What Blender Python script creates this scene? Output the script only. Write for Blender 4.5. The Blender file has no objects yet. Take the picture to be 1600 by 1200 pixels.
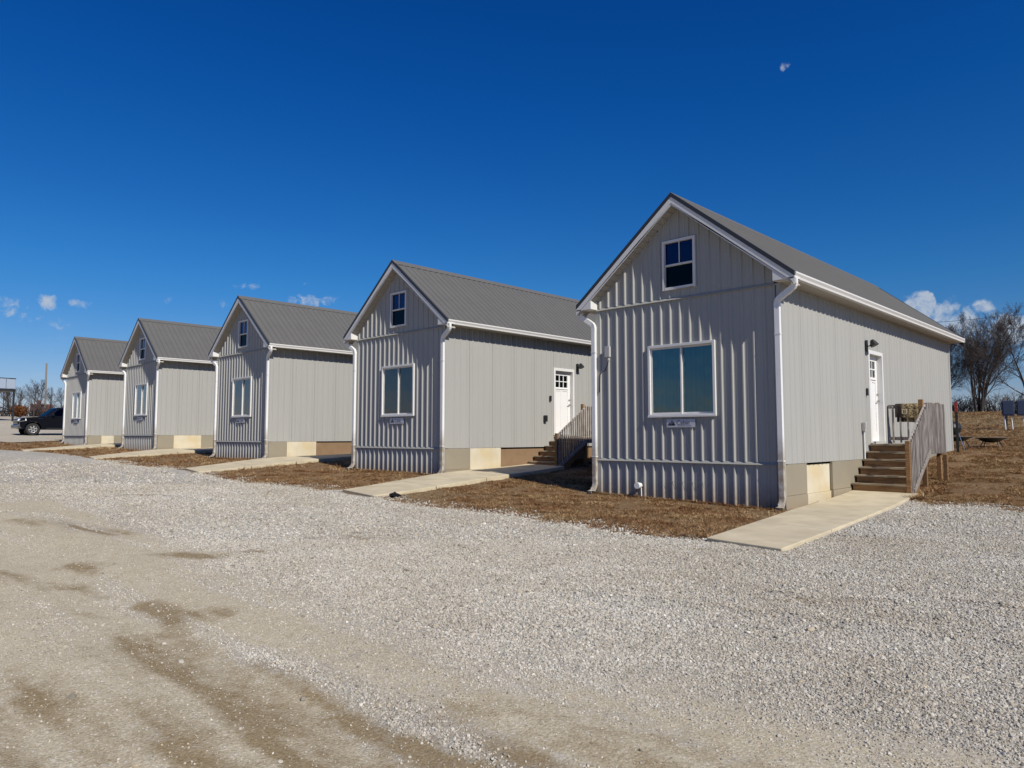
import bpy, bmesh, math, random
import numpy as np
from mathutils import Vector, Matrix
random.seed(7); RNG = np.random.default_rng(7)
R = math.radians
scene = bpy.context.scene
COL = scene.collection

# ------------------------------------------------------------------ camera, sky, sun, exposure
cam_d = bpy.data.cameras.new('camera'); cam = bpy.data.objects.new('camera', cam_d); COL.objects.link(cam)
cam_d.sensor_width = 36; cam_d.lens = 1118.57/1600*36; cam_d.clip_start = .05; cam_d.clip_end = 4000
_y, _p = R(44.097), R(4.173)
fw = Vector((-math.sin(_y)*math.cos(_p), math.cos(_y)*math.cos(_p), math.sin(_p)))
rt = Vector((math.cos(_y), math.sin(_y), 0)); up = rt.cross(fw)
cam.matrix_world = Matrix(((rt.x, up.x, -fw.x, 0), (rt.y, up.y, -fw.y, 0), (rt.z, up.z, -fw.z, 1.6), (0, 0, 0, 1)))
scene.camera = cam
SUN = Vector((1.33, -.265, 1.16)).normalized()
EL = math.asin(SUN.z); AZ = math.atan2(SUN.x, SUN.y)
world = bpy.data.worlds.new('World'); scene.world = world; world.use_nodes = True
CLOUDS = [(-22.55,26.42,.34,.20,.62),(-22.75,26.15,.14,.22,.45),(-79.34,8.55,.91,.54,.5),(-77.33,9.05,.47,.47,.9),(-75.52,9.05,.53,.31,.7),(-78.36,7.84,.85,.3,.45),(-76.65,7.52,.51,.34,.4),
 (-59.99,10.41,1.84,.39,.55),(-64.68,11.19,.82,.23,.45),(-60.54,11.64,.43,.15,.4),(-70.03,9.85,.33,.27,.25),(-66.45,9.79,.63,.28,.25),
 (-14.28,9.29,.7,.62,1.2),(-14.08,8.39,1.0,.88,.9),(-13.69,9.37,.34,.44,1.2),(-12.33,8.98,.41,.43,.6),(-12.74,8.14,.37,.78,.5),(-11.81,8.19,.52,.6,.45),
 (-10.43,8.74,.43,.34,.9),(-10.78,8.18,.72,.6,.5),(-12.03,7.34,1.1,.61,.6),(-9.66,7.65,.56,.59,.45),(-8.79,7.57,.85,.58,.6),(-8.31,6.69,1.34,.83,.55),
 (-76.64,5.27,1.11,.52,.3),(-77.13,3.95,1.47,.35,.25),(-11.14,6.49,2.13,.69,.45),(-7.0,7.0,2.0,.7,.5)]
def build_world():
    nt = world.node_tree; nt.nodes.clear(); N = nt.nodes.new; L = nt.links.new
    def M(op, a, b=None, c=None):
        n = N('ShaderNodeMath'); n.operation = op
        for i, v in enumerate((a, b, c)):
            if v is None: continue
            if isinstance(v, (int, float)): n.inputs[i].default_value = v
            else: L(v, n.inputs[i])
        return n.outputs[0]
    sky = N('ShaderNodeTexSky'); sky.sky_type = 'NISHITA'; sky.sun_disc = False
    sky.sun_elevation = EL; sky.sun_rotation = AZ; sky.altitude = 300; sky.air_density = 1.0; sky.dust_density = .0; sky.ozone_density = 3.0
    tc = N('ShaderNodeTexCoord'); sep = N('ShaderNodeSeparateXYZ'); L(tc.outputs['Generated'], sep.inputs[0])
    # deep, clear-weather blue of the photograph: more saturated with height, paler only near the horizon
    hs = N('ShaderNodeHueSaturation'); hs.inputs['Saturation'].default_value = 1.32; hs.inputs['Value'].default_value = SKYV
    L(sky.outputs[0], hs.inputs['Color'])
    gr = N('ShaderNodeValToRGB'); L(sep.outputs[2], gr.inputs[0])
    e = gr.color_ramp.elements; e[0].position = 0; e[0].color = SKYR[0]; e[1].position = .75; e[1].color = SKYR[-1]
    for p, c in ((.08, SKYR[1]), (.2, SKYR[2]), (.42, SKYR[3])):
        q = e.new(p); q.color = c
    mm = N('ShaderNodeMix'); mm.data_type = 'RGBA'; mm.blend_type = 'MULTIPLY'; mm.inputs[0].default_value = 1
    L(hs.outputs[0], mm.inputs[6]); L(gr.outputs[0], mm.inputs[7])
    az = M('MULTIPLY', M('ARCTAN2', sep.outputs[0], sep.outputs[1]), 180/math.pi)
    el = M('MULTIPLY', M('ARCSINE', sep.outputs[2]), 180/math.pi)
    def noise(scale, detail, dist):
        n = N('ShaderNodeTexNoise'); n.inputs['Scale'].default_value = scale; n.inputs['Detail'].default_value = detail
        n.inputs['Roughness'].default_value = .62; n.inputs['Distortion'].default_value = dist
        L(tc.outputs['Generated'], n.inputs['Vector']); return n.outputs[0]
    n1 = noise(62, 7, .9); n2 = noise(170, 5, .5); n3 = noise(24, 5, .4)
    nn = M('ADD', M('MULTIPLY', M('SUBTRACT', n1, .5), 2.8), M('MULTIPLY', M('SUBTRACT', n2, .5), 1.0))
    tot = None
    for a, b, w, h, k in CLOUDS:
        da = M('DIVIDE', M('SUBTRACT', az, a), w*1.5); de = M('DIVIDE', M('SUBTRACT', el, b), h*1.45)
        r2 = M('ADD', M('MULTIPLY', da, da), M('MULTIPLY', de, de))
        g = M('MULTIPLY', M('MAXIMUM', M('SUBTRACT', 1.25, r2), 0), k)
        tot = g if tot is None else M('ADD', tot, g)
    inside = M('GREATER_THAN', tot, .0001)
    d = M('MULTIPLY', inside, M('ADD', M('MINIMUM', tot, 1.1), M('SUBTRACT', M('MULTIPLY', nn, .95), .30)))
    mr = N('ShaderNodeMapRange'); mr.interpolation_type = 'SMOOTHSTEP'; L(d, mr.inputs[0])
    mr.inputs[1].default_value = .0; mr.inputs[2].default_value = 1.15; mr.inputs[4].default_value = .85
    fac = M('MULTIPLY', mr.outputs[0], M('MINIMUM', M('MULTIPLY', tot, 2.5), 1.0))
    # faint veil near the horizon
    veil = M('MULTIPLY', M('MAXIMUM', M('SUBTRACT', n3, .5), 0), M('MAXIMUM', M('SUBTRACT', .55, M('MULTIPLY', el, .055)), 0))
    fac = M('MINIMUM', M('ADD', fac, M('MULTIPLY', veil, .9)), .95)
    mc = N('ShaderNodeMix'); mc.data_type = 'RGBA'; L(fac, mc.inputs[0]); L(mm.outputs[2], mc.inputs[6]); mc.inputs[7].default_value = CLOUDC
    bg = N('ShaderNodeBackground'); bg.inputs[1].default_value = .053; L(mc.outputs[2], bg.inputs[0])
    out = N('ShaderNodeOutputWorld'); L(bg.outputs[0], out.inputs[0])
SKYV = 1.0
SKYR = [(1.0,.88,1.28,1),(.95,1.06,1.42,1),(.56,1.16,1.60,1),(.22,1.02,1.72,1),(.04,.76,1.60,1)]
CLOUDC = (8.8, 10.0, 11.6, 1)
build_world()
sd = bpy.data.lights.new('sun', 'SUN'); sd.energy = 5.0; sd.angle = R(.53); sd.color = (1, .94, .84)
so = bpy.data.objects.new('sun', sd); COL.objects.link(so); so.rotation_euler = SUN.to_track_quat('Z', 'Y').to_euler(); so.location = (10, -10, 20)
vs = scene.view_settings; vs.view_transform = 'Standard'; vs.look = 'None'; vs.gamma = 1; vs.exposure = 0; vs.use_curve_mapping = False
scene.render.resolution_x = 1024; scene.render.resolution_y = 768

# ------------------------------------------------------------------ helpers
def tag(o, label=None, cat=None, group=None, kind=None):
    if label: o['label'] = label
    if cat: o['category'] = cat
    if group: o['group'] = group
    if kind: o['kind'] = kind
    return o
def empty(name, loc, label, cat, group=None, rz=0):
    o = bpy.data.objects.new(name, None); COL.objects.link(o); o.location = loc; o.rotation_euler.z = rz
    o.empty_display_size = .2
    return tag(o, label, cat, group)
class MB:
    def __init__(s): s.v = []; s.f = []
    def quad(s, a, b, c, d):
        n = len(s.v); s.v += [tuple(a), tuple(b), tuple(c), tuple(d)]; s.f.append((n, n+1, n+2, n+3)); return s
    def poly(s, pts):
        n = len(s.v); s.v += [tuple(p) for p in pts]; s.f.append(tuple(range(n, n+len(pts)))); return s
    def box(s, x0, x1, y0, y1, z0, z1):
        n = len(s.v)
        s.v += [(x0,y0,z0),(x1,y0,z0),(x1,y1,z0),(x0,y1,z0),(x0,y0,z1),(x1,y0,z1),(x1,y1,z1),(x0,y1,z1)]
        s.f += [(n,n+3,n+2,n+1),(n+4,n+5,n+6,n+7),(n,n+1,n+5,n+4),(n+1,n+2,n+6,n+5),(n+2,n+3,n+7,n+6),(n+3,n,n+4,n+7)]; return s
    def prism(s, pts, off):                      # polygon pts (3D) extruded by vector off
        n = len(s.v); k = len(pts); o = Vector(off)
        s.v += [tuple(p) for p in pts] + [tuple(Vector(p)+o) for p in pts]
        s.f.append(tuple(range(n, n+k))); s.f.append(tuple(range(n+2*k-1, n+k-1, -1)))
        for i in range(k):
            j = (i+1) % k; s.f.append((n+i, n+k+i, n+k+j, n+j))
        return s
    def tube(s, pts, rad, n=6, cap=True, rect=None):   # round, or rectangular (rect=(halfw, halfd)) swept tube
        pts = [Vector(p) for p in pts]; k0 = len(s.v)
        if not hasattr(rad, '__len__'): rad = [rad]*len(pts)
        prev = None
        for i, p in enumerate(pts):
            t = (pts[min(i+1, len(pts)-1)] - pts[max(i-1, 0)]).normalized()
            ref = Vector((0, 1, 0)) if rect else (Vector((0, 0, 1)) if abs(t.z) < .9 else Vector((1, 0, 0)))
            if rect and abs(t.y) > .9: ref = Vector((0, 0, 1))
            a = t.cross(ref).normalized(); b = t.cross(a).normalized()
            if prev is not None and not rect:
                b = (prev - t*prev.dot(t)).normalized(); a = b.cross(t)
            prev = b
            if rect:
                for sx, sy in ((-1,-1),(1,-1),(1,1),(-1,1)): s.v.append(tuple(p + a*sx*rect[0]*rad[i] + b*sy*rect[1]*rad[i]))
            else:
                for j in range(n):
                    q = 2*math.pi*j/n; s.v.append(tuple(p + (a*math.cos(q) + b*math.sin(q))*rad[i]))
        m = 4 if rect else n
        for i in range(len(pts)-1):
            for j in range(m):
                u = k0+i*m+j; w = k0+i*m+(j+1) % m; s.f.append((u, w, w+m, u+m))
        if cap: s.f.append(tuple(range(k0+m-1, k0-1, -1))); s.f.append(tuple(range(k0+(len(pts)-1)*m, k0+len(pts)*m)))
        return s
    def mesh(s, name, mat, smooth=False):
        me = bpy.data.meshes.new(name); me.from_pydata(s.v, [], s.f)
        if mat: me.materials.append(mat)
        if smooth: me.polygons.foreach_set('use_smooth', [True]*len(me.polygons))
        me.update(); return me
    def fix(s, name, mat):
        me = s.mesh(name, mat); b = bmesh.new(); b.from_mesh(me); bmesh.ops.remove_doubles(b, verts=b.verts, dist=1e-5)
        bmesh.ops.recalc_face_normals(b, faces=b.faces); b.to_mesh(me); b.free(); return me
    def build(s, name, mat, parent=None, loc=None, smooth=False, bevel=0, fix=True):
        me = s.fix(name, mat) if fix else s.mesh(name, mat)
        if smooth: me.polygons.foreach_set('use_smooth', [True]*len(me.polygons))
        return link(name, me, parent, loc, bevel)
def link(name, me, parent=None, loc=None, bevel=0):
    o = bpy.data.objects.new(name, me); COL.objects.link(o)
    if parent: o.parent = parent
    if loc: o.location = loc
    if bevel:
        m = o.modifiers.new('bevel', 'BEVEL'); m.width = bevel; m.segments = 2; m.limit_method = 'ANGLE'; m.angle_limit = R(40)
    return o

# numpy value noise
_perm = RNG.random((257, 257))
def vnoise(x, y):
    x = np.asarray(x, float); y = np.asarray(y, float)
    xi = np.floor(x).astype(int); yi = np.floor(y).astype(int); fx = x-xi; fy = y-yi
    fx = fx*fx*(3-2*fx); fy = fy*fy*(3-2*fy); a = _perm[xi % 256, yi % 256]; b = _perm[(xi+1) % 256, yi % 256]
    c = _perm[xi % 256, (yi+1) % 256]; d = _perm[(xi+1) % 256, (yi+1) % 256]
    return (a*(1-fx)+b*fx)*(1-fy) + (c*(1-fx)+d*fx)*fy
def fbm(x, y, o=4):
    s = 0; a = .5; t = 0
    for i in range(o): s = s + a*vnoise(x*2**i+17*i, y*2**i-9*i); t += a; a *= .5
    return s/t
def sstep(a, b, x): t = np.clip((x-a)/(b-a), 0, 1); return t*t*(3-2*t)

# ------------------------------------------------------------------ materials
def mat(name, color=(.5,.5,.5), rough=.6, metal=0., spec=.5, var=0., vscale=8., bump=0., bscale=60., stretch=(1,1,1), island=0., col2=None, coord='Object', dirt=None, detail=4):
    m = bpy.data.materials.new(name); m.use_nodes = True; nt = m.node_tree; N = nt.nodes.new; L = nt.links.new
    b = nt.nodes['Principled BSDF']; b.inputs['Roughness'].default_value = rough; b.inputs['Metallic'].default_value = metal
    b.inputs['Specular IOR Level'].default_value = spec
    base = N('ShaderNodeRGB'); base.outputs[0].default_value = (*color, 1); cur = base.outputs[0]
    tc = N('ShaderNodeTexCoord'); mp = N('ShaderNodeMapping'); mp.inputs['Scale'].default_value = stretch; L(tc.outputs[coord], mp.inputs[0])
    if col2:
        n = N('ShaderNodeTexNoise'); n.inputs['Scale'].default_value = vscale; n.inputs['Detail'].default_value = detail; L(mp.outputs[0], n.inputs[0])
        r = N('ShaderNodeMapRange'); r.inputs[1].default_value = .35; r.inputs[2].default_value = .65; L(n.outputs[0], r.inputs[0])
        x = N('ShaderNodeMix'); x.data_type = 'RGBA'; L(r.outputs[0], x.inputs[0]); L(cur, x.inputs[6]); x.inputs[7].default_value = (*col2, 1); cur = x.outputs[2]
    if var:
        n = N('ShaderNodeTexNoise'); n.inputs['Scale'].default_value = vscale*1.7; n.inputs['Detail'].default_value = 5; L(mp.outputs[0], n.inputs[0])
        r = N('ShaderNodeMapRange'); r.inputs[3].default_value = 1-var; r.inputs[4].default_value = 1+var; L(n.outputs[0], r.inputs[0])
        x = N('ShaderNodeVectorMath'); x.operation = 'SCALE'; L(cur, x.inputs[0]); L(r.outputs[0], x.inputs['Scale']); cur = x.outputs[0]
    if island:
        g = N('ShaderNodeObjectInfo'); r = N('ShaderNodeMapRange'); r.inputs[3].default_value = 1-island; r.inputs[4].default_value = 1+island; L(g.outputs['Random'], r.inputs[0])
        x = N('ShaderNodeVectorMath'); x.operation = 'SCALE'; L(cur, x.inputs[0]); L(r.outputs[0], x.inputs['Scale']); cur = x.outputs[0]
    if dirt:      # splash dirt: (z0, z1, colour) in object space, mud thrown up from the ground
        sp = N('ShaderNodeSeparateXYZ'); L(tc.outputs['Object'], sp.inputs[0]); r = N('ShaderNodeMapRange'); L(sp.outputs[2], r.inputs[0])
        r.inputs[1].default_value = dirt[1]; r.inputs[2].default_value = dirt[0]
        n = N('ShaderNodeTexNoise'); n.inputs['Scale'].default_value = 9; n.inputs['Detail'].default_value = 6; L(tc.outputs['Object'], n.inputs[0])
        k0 = N('ShaderNodeMath'); k0.operation = 'MULTIPLY'; L(r.outputs[0], k0.inputs[0]); L(n.outputs[0], k0.inputs[1]); k = N('ShaderNodeMath'); k.operation = 'MULTIPLY'; k.use_clamp = True; L(k0.outputs[0], k.inputs[0]); k.inputs[1].default_value = 1.5
        x = N('ShaderNodeMix'); x.data_type = 'RGBA'; L(k.outputs[0], x.inputs[0]); L(cur, x.inputs[6]); x.inputs[7].default_value = (*dirt[2], 1); cur = x.outputs[2]
    L(cur, b.inputs['Base Color'])
    if bump:
        n = N('ShaderNodeTexNoise'); n.inputs['Scale'].default_value = bscale; n.inputs['Detail'].default_value = 5; L(mp.outputs[0], n.inputs[0])
        u = N('ShaderNodeBump'); u.inputs['Strength'].default_value = bump; u.inputs['Distance'].default_value = .01; L(n.outputs[0], u.inputs['Height']); L(u.outputs[0], b.inputs['Normal'])
    return m
M = {}
M['siding'] = mat('painted_steel_siding', (.357,.356,.334), .5, 0, .2, var=.05, vscale=1.3, bump=.25, bscale=1.6, stretch=(1,1,.25), dirt=(-.85,-.35,(.22,.15,.09)))
M['trimgrey'] = mat('painted_steel_trim', (.32,.318,.29), .5, 0, .25, var=.04)
M['roof'] = mat('charcoal_steel_roof', (.122,.120,.112), .5, 0, .25, var=.10, vscale=1.2, bump=.05, bscale=3)
M['rooftrim'] = mat('dark_rake_trim', (.035,.036,.038), .4, 0, .4)
M['white'] = mat('white_painted_metal', (.66,.655,.63), .45, 0, .25, var=.05, vscale=3)
M['downspout'] = mat('white_downspout_metal', (.74,.74,.72), .36, 0, .5, var=.07, vscale=2.5, bump=.05, bscale=6, dirt=(.0,.55,(.25,.19,.12)))
M['soffit'] = mat('vinyl_soffit', (.42,.39,.33), .5, 0, .3, var=.04)
M['tan'] = mat('tan_painted_board', (.265,.235,.175), .7, 0, .3, var=.07, vscale=2, bump=.15, bscale=30, dirt=(-1.0,-.45,(.35,.27,.17)))
M['cream'] = mat('weathered_foam_board', (.60,.555,.44), .85, 0, .2, col2=(.55,.46,.29), vscale=1.6, var=.10, bump=.3, bscale=40)
M['brown'] = mat('bare_fibre_board', (.25,.165,.10), .85, 0, .2, col2=(.23,.15,.085), vscale=3, var=.12, bump=.3, bscale=50)
M['dark'] = mat('dark_void', (.012,.012,.013), .9, 0, .1)
M['black'] = mat('black_metal', (.018,.018,.019), .4, 0, .5)
M['door'] = mat('white_door_paint', (.76,.76,.74), .4, 0, .4, var=.03)
M['brass'] = mat('satin_nickel', (.45,.42,.38), .3, 1)
M['wood'] = mat('stained_step_wood', (.30,.175,.080), .75, 0, .25, col2=(.19,.105,.048), vscale=4, var=.25, bump=.4, bscale=40, stretch=(.6,4,6), island=.22)
M['tread'] = mat('worn_tread_wood', (.36,.30,.21), .8, 0, .2, col2=(.24,.18,.12), vscale=4, var=.25, bump=.4, bscale=40, stretch=(.6,4,6), island=.15)
M['rail'] = mat('weathered_rail_wood', (.37,.34,.31), .8, 0, .2, col2=(.20,.175,.155), vscale=5, var=.25, bump=.4, bscale=40, stretch=(5,5,.6), island=.25)
M['concrete'] = mat('walk_concrete', (.57,.50,.35), .85, 0, .2, col2=(.49,.425,.295), vscale=1.7, var=.20, bump=.5, bscale=120, detail=9)
M['pvc'] = mat('white_pvc', (.75,.75,.72), .4)
M['grey'] = mat('grey_plastic', (.42,.42,.40), .5)
M['signplate'] = mat('silver_sign_plate', (.52,.52,.56), .35, .1, .5, var=.1, vscale=20)
M['signink'] = mat('sign_lettering', (.10,.10,.13), .5)
M['curtain'] = mat('teal_curtain', (.08,.25,.26), .9, 0, .1, var=.5, vscale=6, stretch=(6,1,.3))
M['bark'] = mat('bare_tree_bark', (.060,.052,.048), .9, 0, .1, var=.3, vscale=3)
M['twig'] = mat('bare_twigs', (.070,.058,.053), .9, 0, .1, var=.3, vscale=.5)
M['dryleaf'] = mat('dry_oak_leaves', (.14,.060,.025), .8, 0, .1, var=.5, vscale=1.5)
M['brick'] = mat('rust_red_roof', (.13,.045,.035), .7, var=.15)
M['paleboard'] = mat('pale_rail_panel', (.36,.42,.50), .3, .2, .5, var=.1)
M['carpaint'] = mat('black_car_paint', (.006,.0065,.009), .12, 0, .6)
M['tyre'] = mat('tyre_rubber', (.02,.02,.02), .85)
M['chrome'] = mat('chrome', (.6,.6,.6), .12, 1)
M['bumper'] = mat('dark_chrome_bumper', (.16,.16,.165), .25, .6)
M['alloy'] = mat('wheel_alloy', (.42,.42,.42), .4, .5)
M['lampglass'] = mat('headlight_lens', (.75,.75,.75), .2, 0, .6)
M['navy'] = mat('navy_blue_enclosure', (.035,.05,.09), .45)
M['greypost'] = mat('grey_timber_pole', (.22,.19,.16), .9, var=.2, vscale=2, stretch=(3,3,.4))
M['redtip'] = mat('red_marker_cap', (.30,.03,.02), .5)

def glass(name, tint, refl=1.0):
    m = bpy.data.materials.new(name); m.use_nodes = True; nt = m.node_tree; nt.nodes.clear(); N = nt.nodes.new; L = nt.links.new
    fr = N('ShaderNodeFresnel'); fr.inputs[0].default_value = 1.55
    k = N('ShaderNodeMath'); k.operation = 'MULTIPLY'; k.inputs[1].default_value = refl; k.use_clamp = True; L(fr.outputs[0], k.inputs[0])
    tr = N('ShaderNodeBsdfTransparent'); tr.inputs[0].default_value = (*tint, 1)
    gl = N('ShaderNodeBsdfGlossy'); gl.inputs['Roughness'].default_value = .015; gl.inputs[0].default_value = (1,1,1,1)
    tc = N('ShaderNodeTexCoord'); n = N('ShaderNodeTexNoise'); n.inputs['Scale'].default_value = 1.6; L(tc.outputs['Object'], n.inputs[0])
    u = N('ShaderNodeBump'); u.inputs['Strength'].default_value = .10; u.inputs['Distance'].default_value = .08; L(n.outputs[0], u.inputs['Height']); L(u.outputs[0], gl.inputs['Normal'])
    mx = N('ShaderNodeMixShader'); L(k.outputs[0], mx.inputs[0]); L(tr.outputs[0], mx.inputs[1]); L(gl.outputs[0], mx.inputs[2])
    o = N('ShaderNodeOutputMaterial'); L(mx.outputs[0], o.inputs[0]); return m
M['pane'] = glass('tinted_window_glass', (.55,.80,.82), 1.9)
M['panehi'] = glass('sky_reflection_tint_glass', (.12,.12,.7), .95)  # upper sash: blue tint put in to stand for the mirrored sky
M['panelo'] = glass('screened_glass', (.12,.12,.16), .35)
M['carglass'] = glass('car_glass', (.08,.09,.11), .3)
M['doorglass'] = glass('door_glass', (.2,.2,.22), .5)

def ground_material(name, kind):
    m = bpy.data.materials.new(name); m.use_nodes = True; nt = m.node_tree; N = nt.nodes.new; L = nt.links.new
    b = nt.nodes['Principled BSDF']; b.inputs['Roughness'].default_value = .95; b.inputs['Specular IOR Level'].default_value = .12
    g = N('ShaderNodeNewGeometry'); pos = g.outputs['Position']
    def noise(s, d=5, rough=.6, st=None):
        n = N('ShaderNodeTexNoise'); n.inputs['Scale'].default_value = s; n.inputs['Detail'].default_value = d; n.inputs['Roughness'].default_value = rough
        if st:
            mp = N('ShaderNodeMapping'); mp.inputs['Scale'].default_value = st; L(pos, mp.inputs[0]); L(mp.outputs[0], n.inputs[0])
        else: L(pos, n.inputs[0])
        return n.outputs[0]
    def mr(v, a, b_, c=0., d=1.):
        r = N('ShaderNodeMapRange'); L(v, r.inputs[0])
        for i, q in zip((1,2,3,4), (a,b_,c,d)): r.inputs[i].default_value = q
        return r.outputs[0]
    def ramp(v, cols):
        r = N('ShaderNodeValToRGB'); L(v, r.inputs[0]); e = r.color_ramp.elements
        e[0].position, e[0].color = cols[0][0], (*cols[0][1], 1); e[1].position, e[1].color = cols[-1][0], (*cols[-1][1], 1)
        for p, c in cols[1:-1]: q = e.new(p); q.color = (*c, 1)
        return r.outputs[0]
    def mix(f, a, b_, t='MIX'):
        x = N('ShaderNodeMix'); x.data_type = 'RGBA'; x.blend_type = t
        for i, q in ((0, f), (6, a), (7, b_)):
            if isinstance(q, (int, float)): x.inputs[i].default_value = q
            elif isinstance(q, tuple): x.inputs[i].default_value = (*q, 1)
            else: L(q, x.inputs[i])
        return x.outputs[2]
    def mul(a, b_):
        k = N('ShaderNodeMath'); k.operation = 'MULTIPLY'
        for i, q in enumerate((a, b_)):
            if isinstance(q, (int, float)): k.inputs[i].default_value = q
            else: L(q, k.inputs[i])
        return k.outputs[0]
    if kind == 'gravel':
        def vor(s):
            v = N('ShaderNodeTexVoronoi'); v.inputs['Scale'].default_value = s; v.inputs['Randomness'].default_value = 1; L(pos, v.inputs['Vector']); return v
        v1 = vor(46); v2 = vor(110)
        sep = N('ShaderNodeSeparateColor'); L(v1.outputs['Color'], sep.inputs[0])
        sep2 = N('ShaderNodeSeparateColor'); L(v2.outputs['Color'], sep2.inputs[0])
        stone = ramp(sep.outputs[0], [(0,(.22,.205,.175)),(.3,(.40,.38,.335)),(.7,(.51,.49,.44)),(1,(.68,.655,.60))])
        stone = mix(.5, stone, ramp(sep2.outputs[0], [(0,(.19,.175,.15)),(.5,(.44,.42,.375)),(1,(.66,.635,.58))]))
        gap = mr(v1.outputs['Distance'], .3, .8, 1., .70)
        stone = mix(1., stone, ramp(gap, [(0,(0,0,0)),(1,(1,1,1))]), 'MULTIPLY')
        big = noise(.55, 6, .6, (.5,1,1)); stone = mix(1., stone, ramp(big, [(.3,(.86,.84,.80)),(.5,(1,.99,.97)),(.72,(1.08,1.07,1.07))]), 'MULTIPLY')
        pink = mr(noise(.9, 4, .5, (.4,1,1)), .58, .75, 0, .35); stone = mix(pink, stone, (.40,.33,.30))
        da = N('ShaderNodeAttribute'); da.attribute_name = 'dirt'; ba = N('ShaderNodeAttribute'); ba.attribute_name = 'brown'
        fine = noise(55, 8, .75); mid = noise(6, 6, .65)
        dcol = ramp(fine, [(.28,(.34,.295,.205)),(.5,(.46,.41,.30)),(.72,(.58,.53,.415))])
        grit = ramp(sep2.outputs[1], [(0,(.66,.65,.63)),(.25,(.92,.91,.90)),(.75,(1.03,1.03,1.03)),(.93,(1.12,1.12,1.13)),(1,(1.4,1.42,1.45))])
        dcol = mix(.9, dcol, grit, 'MULTIPLY'); dcol = mix(1., dcol, ramp(mid, [(.3,(.90,.88,.84)),(.7,(1.06,1.06,1.06))]), 'MULTIPLY')
        spk = mr(sep.outputs[1], .86, .9); spk = mul(spk, mr(v1.outputs['Distance'], .35, .25)); dcol = mix(spk, dcol, (.62,.60,.56))
        bcol = ramp(fine, [(.28,(.150,.105,.050)),(.5,(.225,.165,.085)),(.75,(.33,.265,.155))])
        edge = mr(noise(9, 6, .7), .3, .7, -.28, .28)
        def att(a):
            k = N('ShaderNodeMath'); k.operation = 'ADD'; L(a.outputs['Fac'], k.inputs[0]); L(edge, k.inputs[1]); return mr(k.outputs[0], .15, .85)
        c = mix(att(da), stone, dcol); bcol = mix(.7, bcol, grit, 'MULTIPLY'); c = mix(mul(att(ba), .85), c, bcol)
        L(c, b.inputs['Base Color'])
        hh = N('ShaderNodeMath'); hh.operation = 'MULTIPLY_ADD'; L(v1.outputs['Distance'], hh.inputs[0]); hh.inputs[1].default_value = -1.; L(mul(v2.outputs['Distance'], -.5), hh.inputs[2])
        h2 = N('ShaderNodeMath'); h2.operation = 'ADD'; L(hh.outputs[0], h2.inputs[0]); L(mul(fine, .5), h2.inputs[1])
        bp = N('ShaderNodeBump'); bp.inputs['Distance'].default_value = .012; L(mr(att(da), 0, 1, .40, .30), bp.inputs['Strength']); L(h2.outputs[0], bp.inputs['Height']); L(bp.outputs[0], b.inputs['Normal'])
    else:
        a = noise(2.6, 8, .7); f = noise(30, 8, .8); q = noise(.35, 5, .6); s = noise(140, 6, .8)
        c = ramp(f, [(.25,(.10,.060,.030)),(.48,(.22,.145,.075)),(.72,(.37,.28,.165))])
        c = mix(mr(a, .35, .65), c, ramp(s, [(.3,(.14,.078,.040)),(.7,(.27,.165,.090))]))
        c = mix(mr(q, .5, .68, 0, .5), c, ramp(s, [(.3,(.22,.17,.09)),(.7,(.36,.29,.17))]))
        spt = N('ShaderNodeSeparateXYZ'); L(pos, spt.inputs[0])
        far = mr(spt.outputs[1], 24, 60); lw = ramp(noise(2.2, 7, .7, (.35,1,1)), [(.3,(.135,.098,.048)),(.5,(.215,.165,.085)),(.7,(.30,.24,.13))]); c = mix(mul(far, .85), c, lw)
        L(c, b.inputs['Base Color'])
        bp = N('ShaderNodeBump'); bp.inputs['Distance'].default_value = .04; bp.inputs['Strength'].default_value = .9
        k = N('ShaderNodeMath'); k.operation = 'ADD'; L(f, k.inputs[0]); L(mul(s, .6), k.inputs[1]); L(k.outputs[0], bp.inputs['Height']); L(bp.outputs[0], b.inputs['Normal'])
    return m
M['gravel'] = ground_material('gravel_and_dirt', 'gravel')
M['lawn'] = ground_material('dormant_lawn', 'lawn')
def instance_material(name, cols, patch, rough=.9):
    m = bpy.data.materials.new(name); m.use_nodes = True; nt = m.node_tree; N = nt.nodes.new; L = nt.links.new
    b = nt.nodes['Principled BSDF']; b.inputs['Roughness'].default_value = rough; b.inputs['Specular IOR Level'].default_value = .15
    o = N('ShaderNodeObjectInfo'); r = N('ShaderNodeValToRGB'); L(o.outputs['Random'], r.inputs[0]); e = r.color_ramp.elements
    e[0].position, e[0].color = cols[0][0], (*cols[0][1], 1); e[1].position, e[1].color = cols[-1][0], (*cols[-1][1], 1)
    for p, c in cols[1:-1]: q = e.new(p); q.color = (*c, 1)
    g = N('ShaderNodeNewGeometry'); n = N('ShaderNodeTexNoise'); n.inputs['Scale'].default_value = patch[0]; n.inputs['Detail'].default_value = 5; n.inputs['Roughness'].default_value = .65
    mp = N('ShaderNodeMapping'); mp.inputs['Scale'].default_value = (.6, 1, .2); L(g.outputs['Position'], mp.inputs[0]); L(mp.outputs[0], n.inputs[0])
    q = N('ShaderNodeValToRGB'); L(n.outputs[0], q.inputs[0]); e = q.color_ramp.elements; e[0].position = .33; e[0].color = (*patch[1], 1); e[1].position = .67; e[1].color = (*patch[2], 1)
    x = N('ShaderNodeMix'); x.data_type = 'RGBA'; x.blend_type = 'MULTIPLY'; x.inputs[0].default_value = 1; L(r.outputs[0], x.inputs[6]); L(q.outputs[0], x.inputs[7]); L(x.outputs[2], b.inputs['Base Color']); return m
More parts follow.
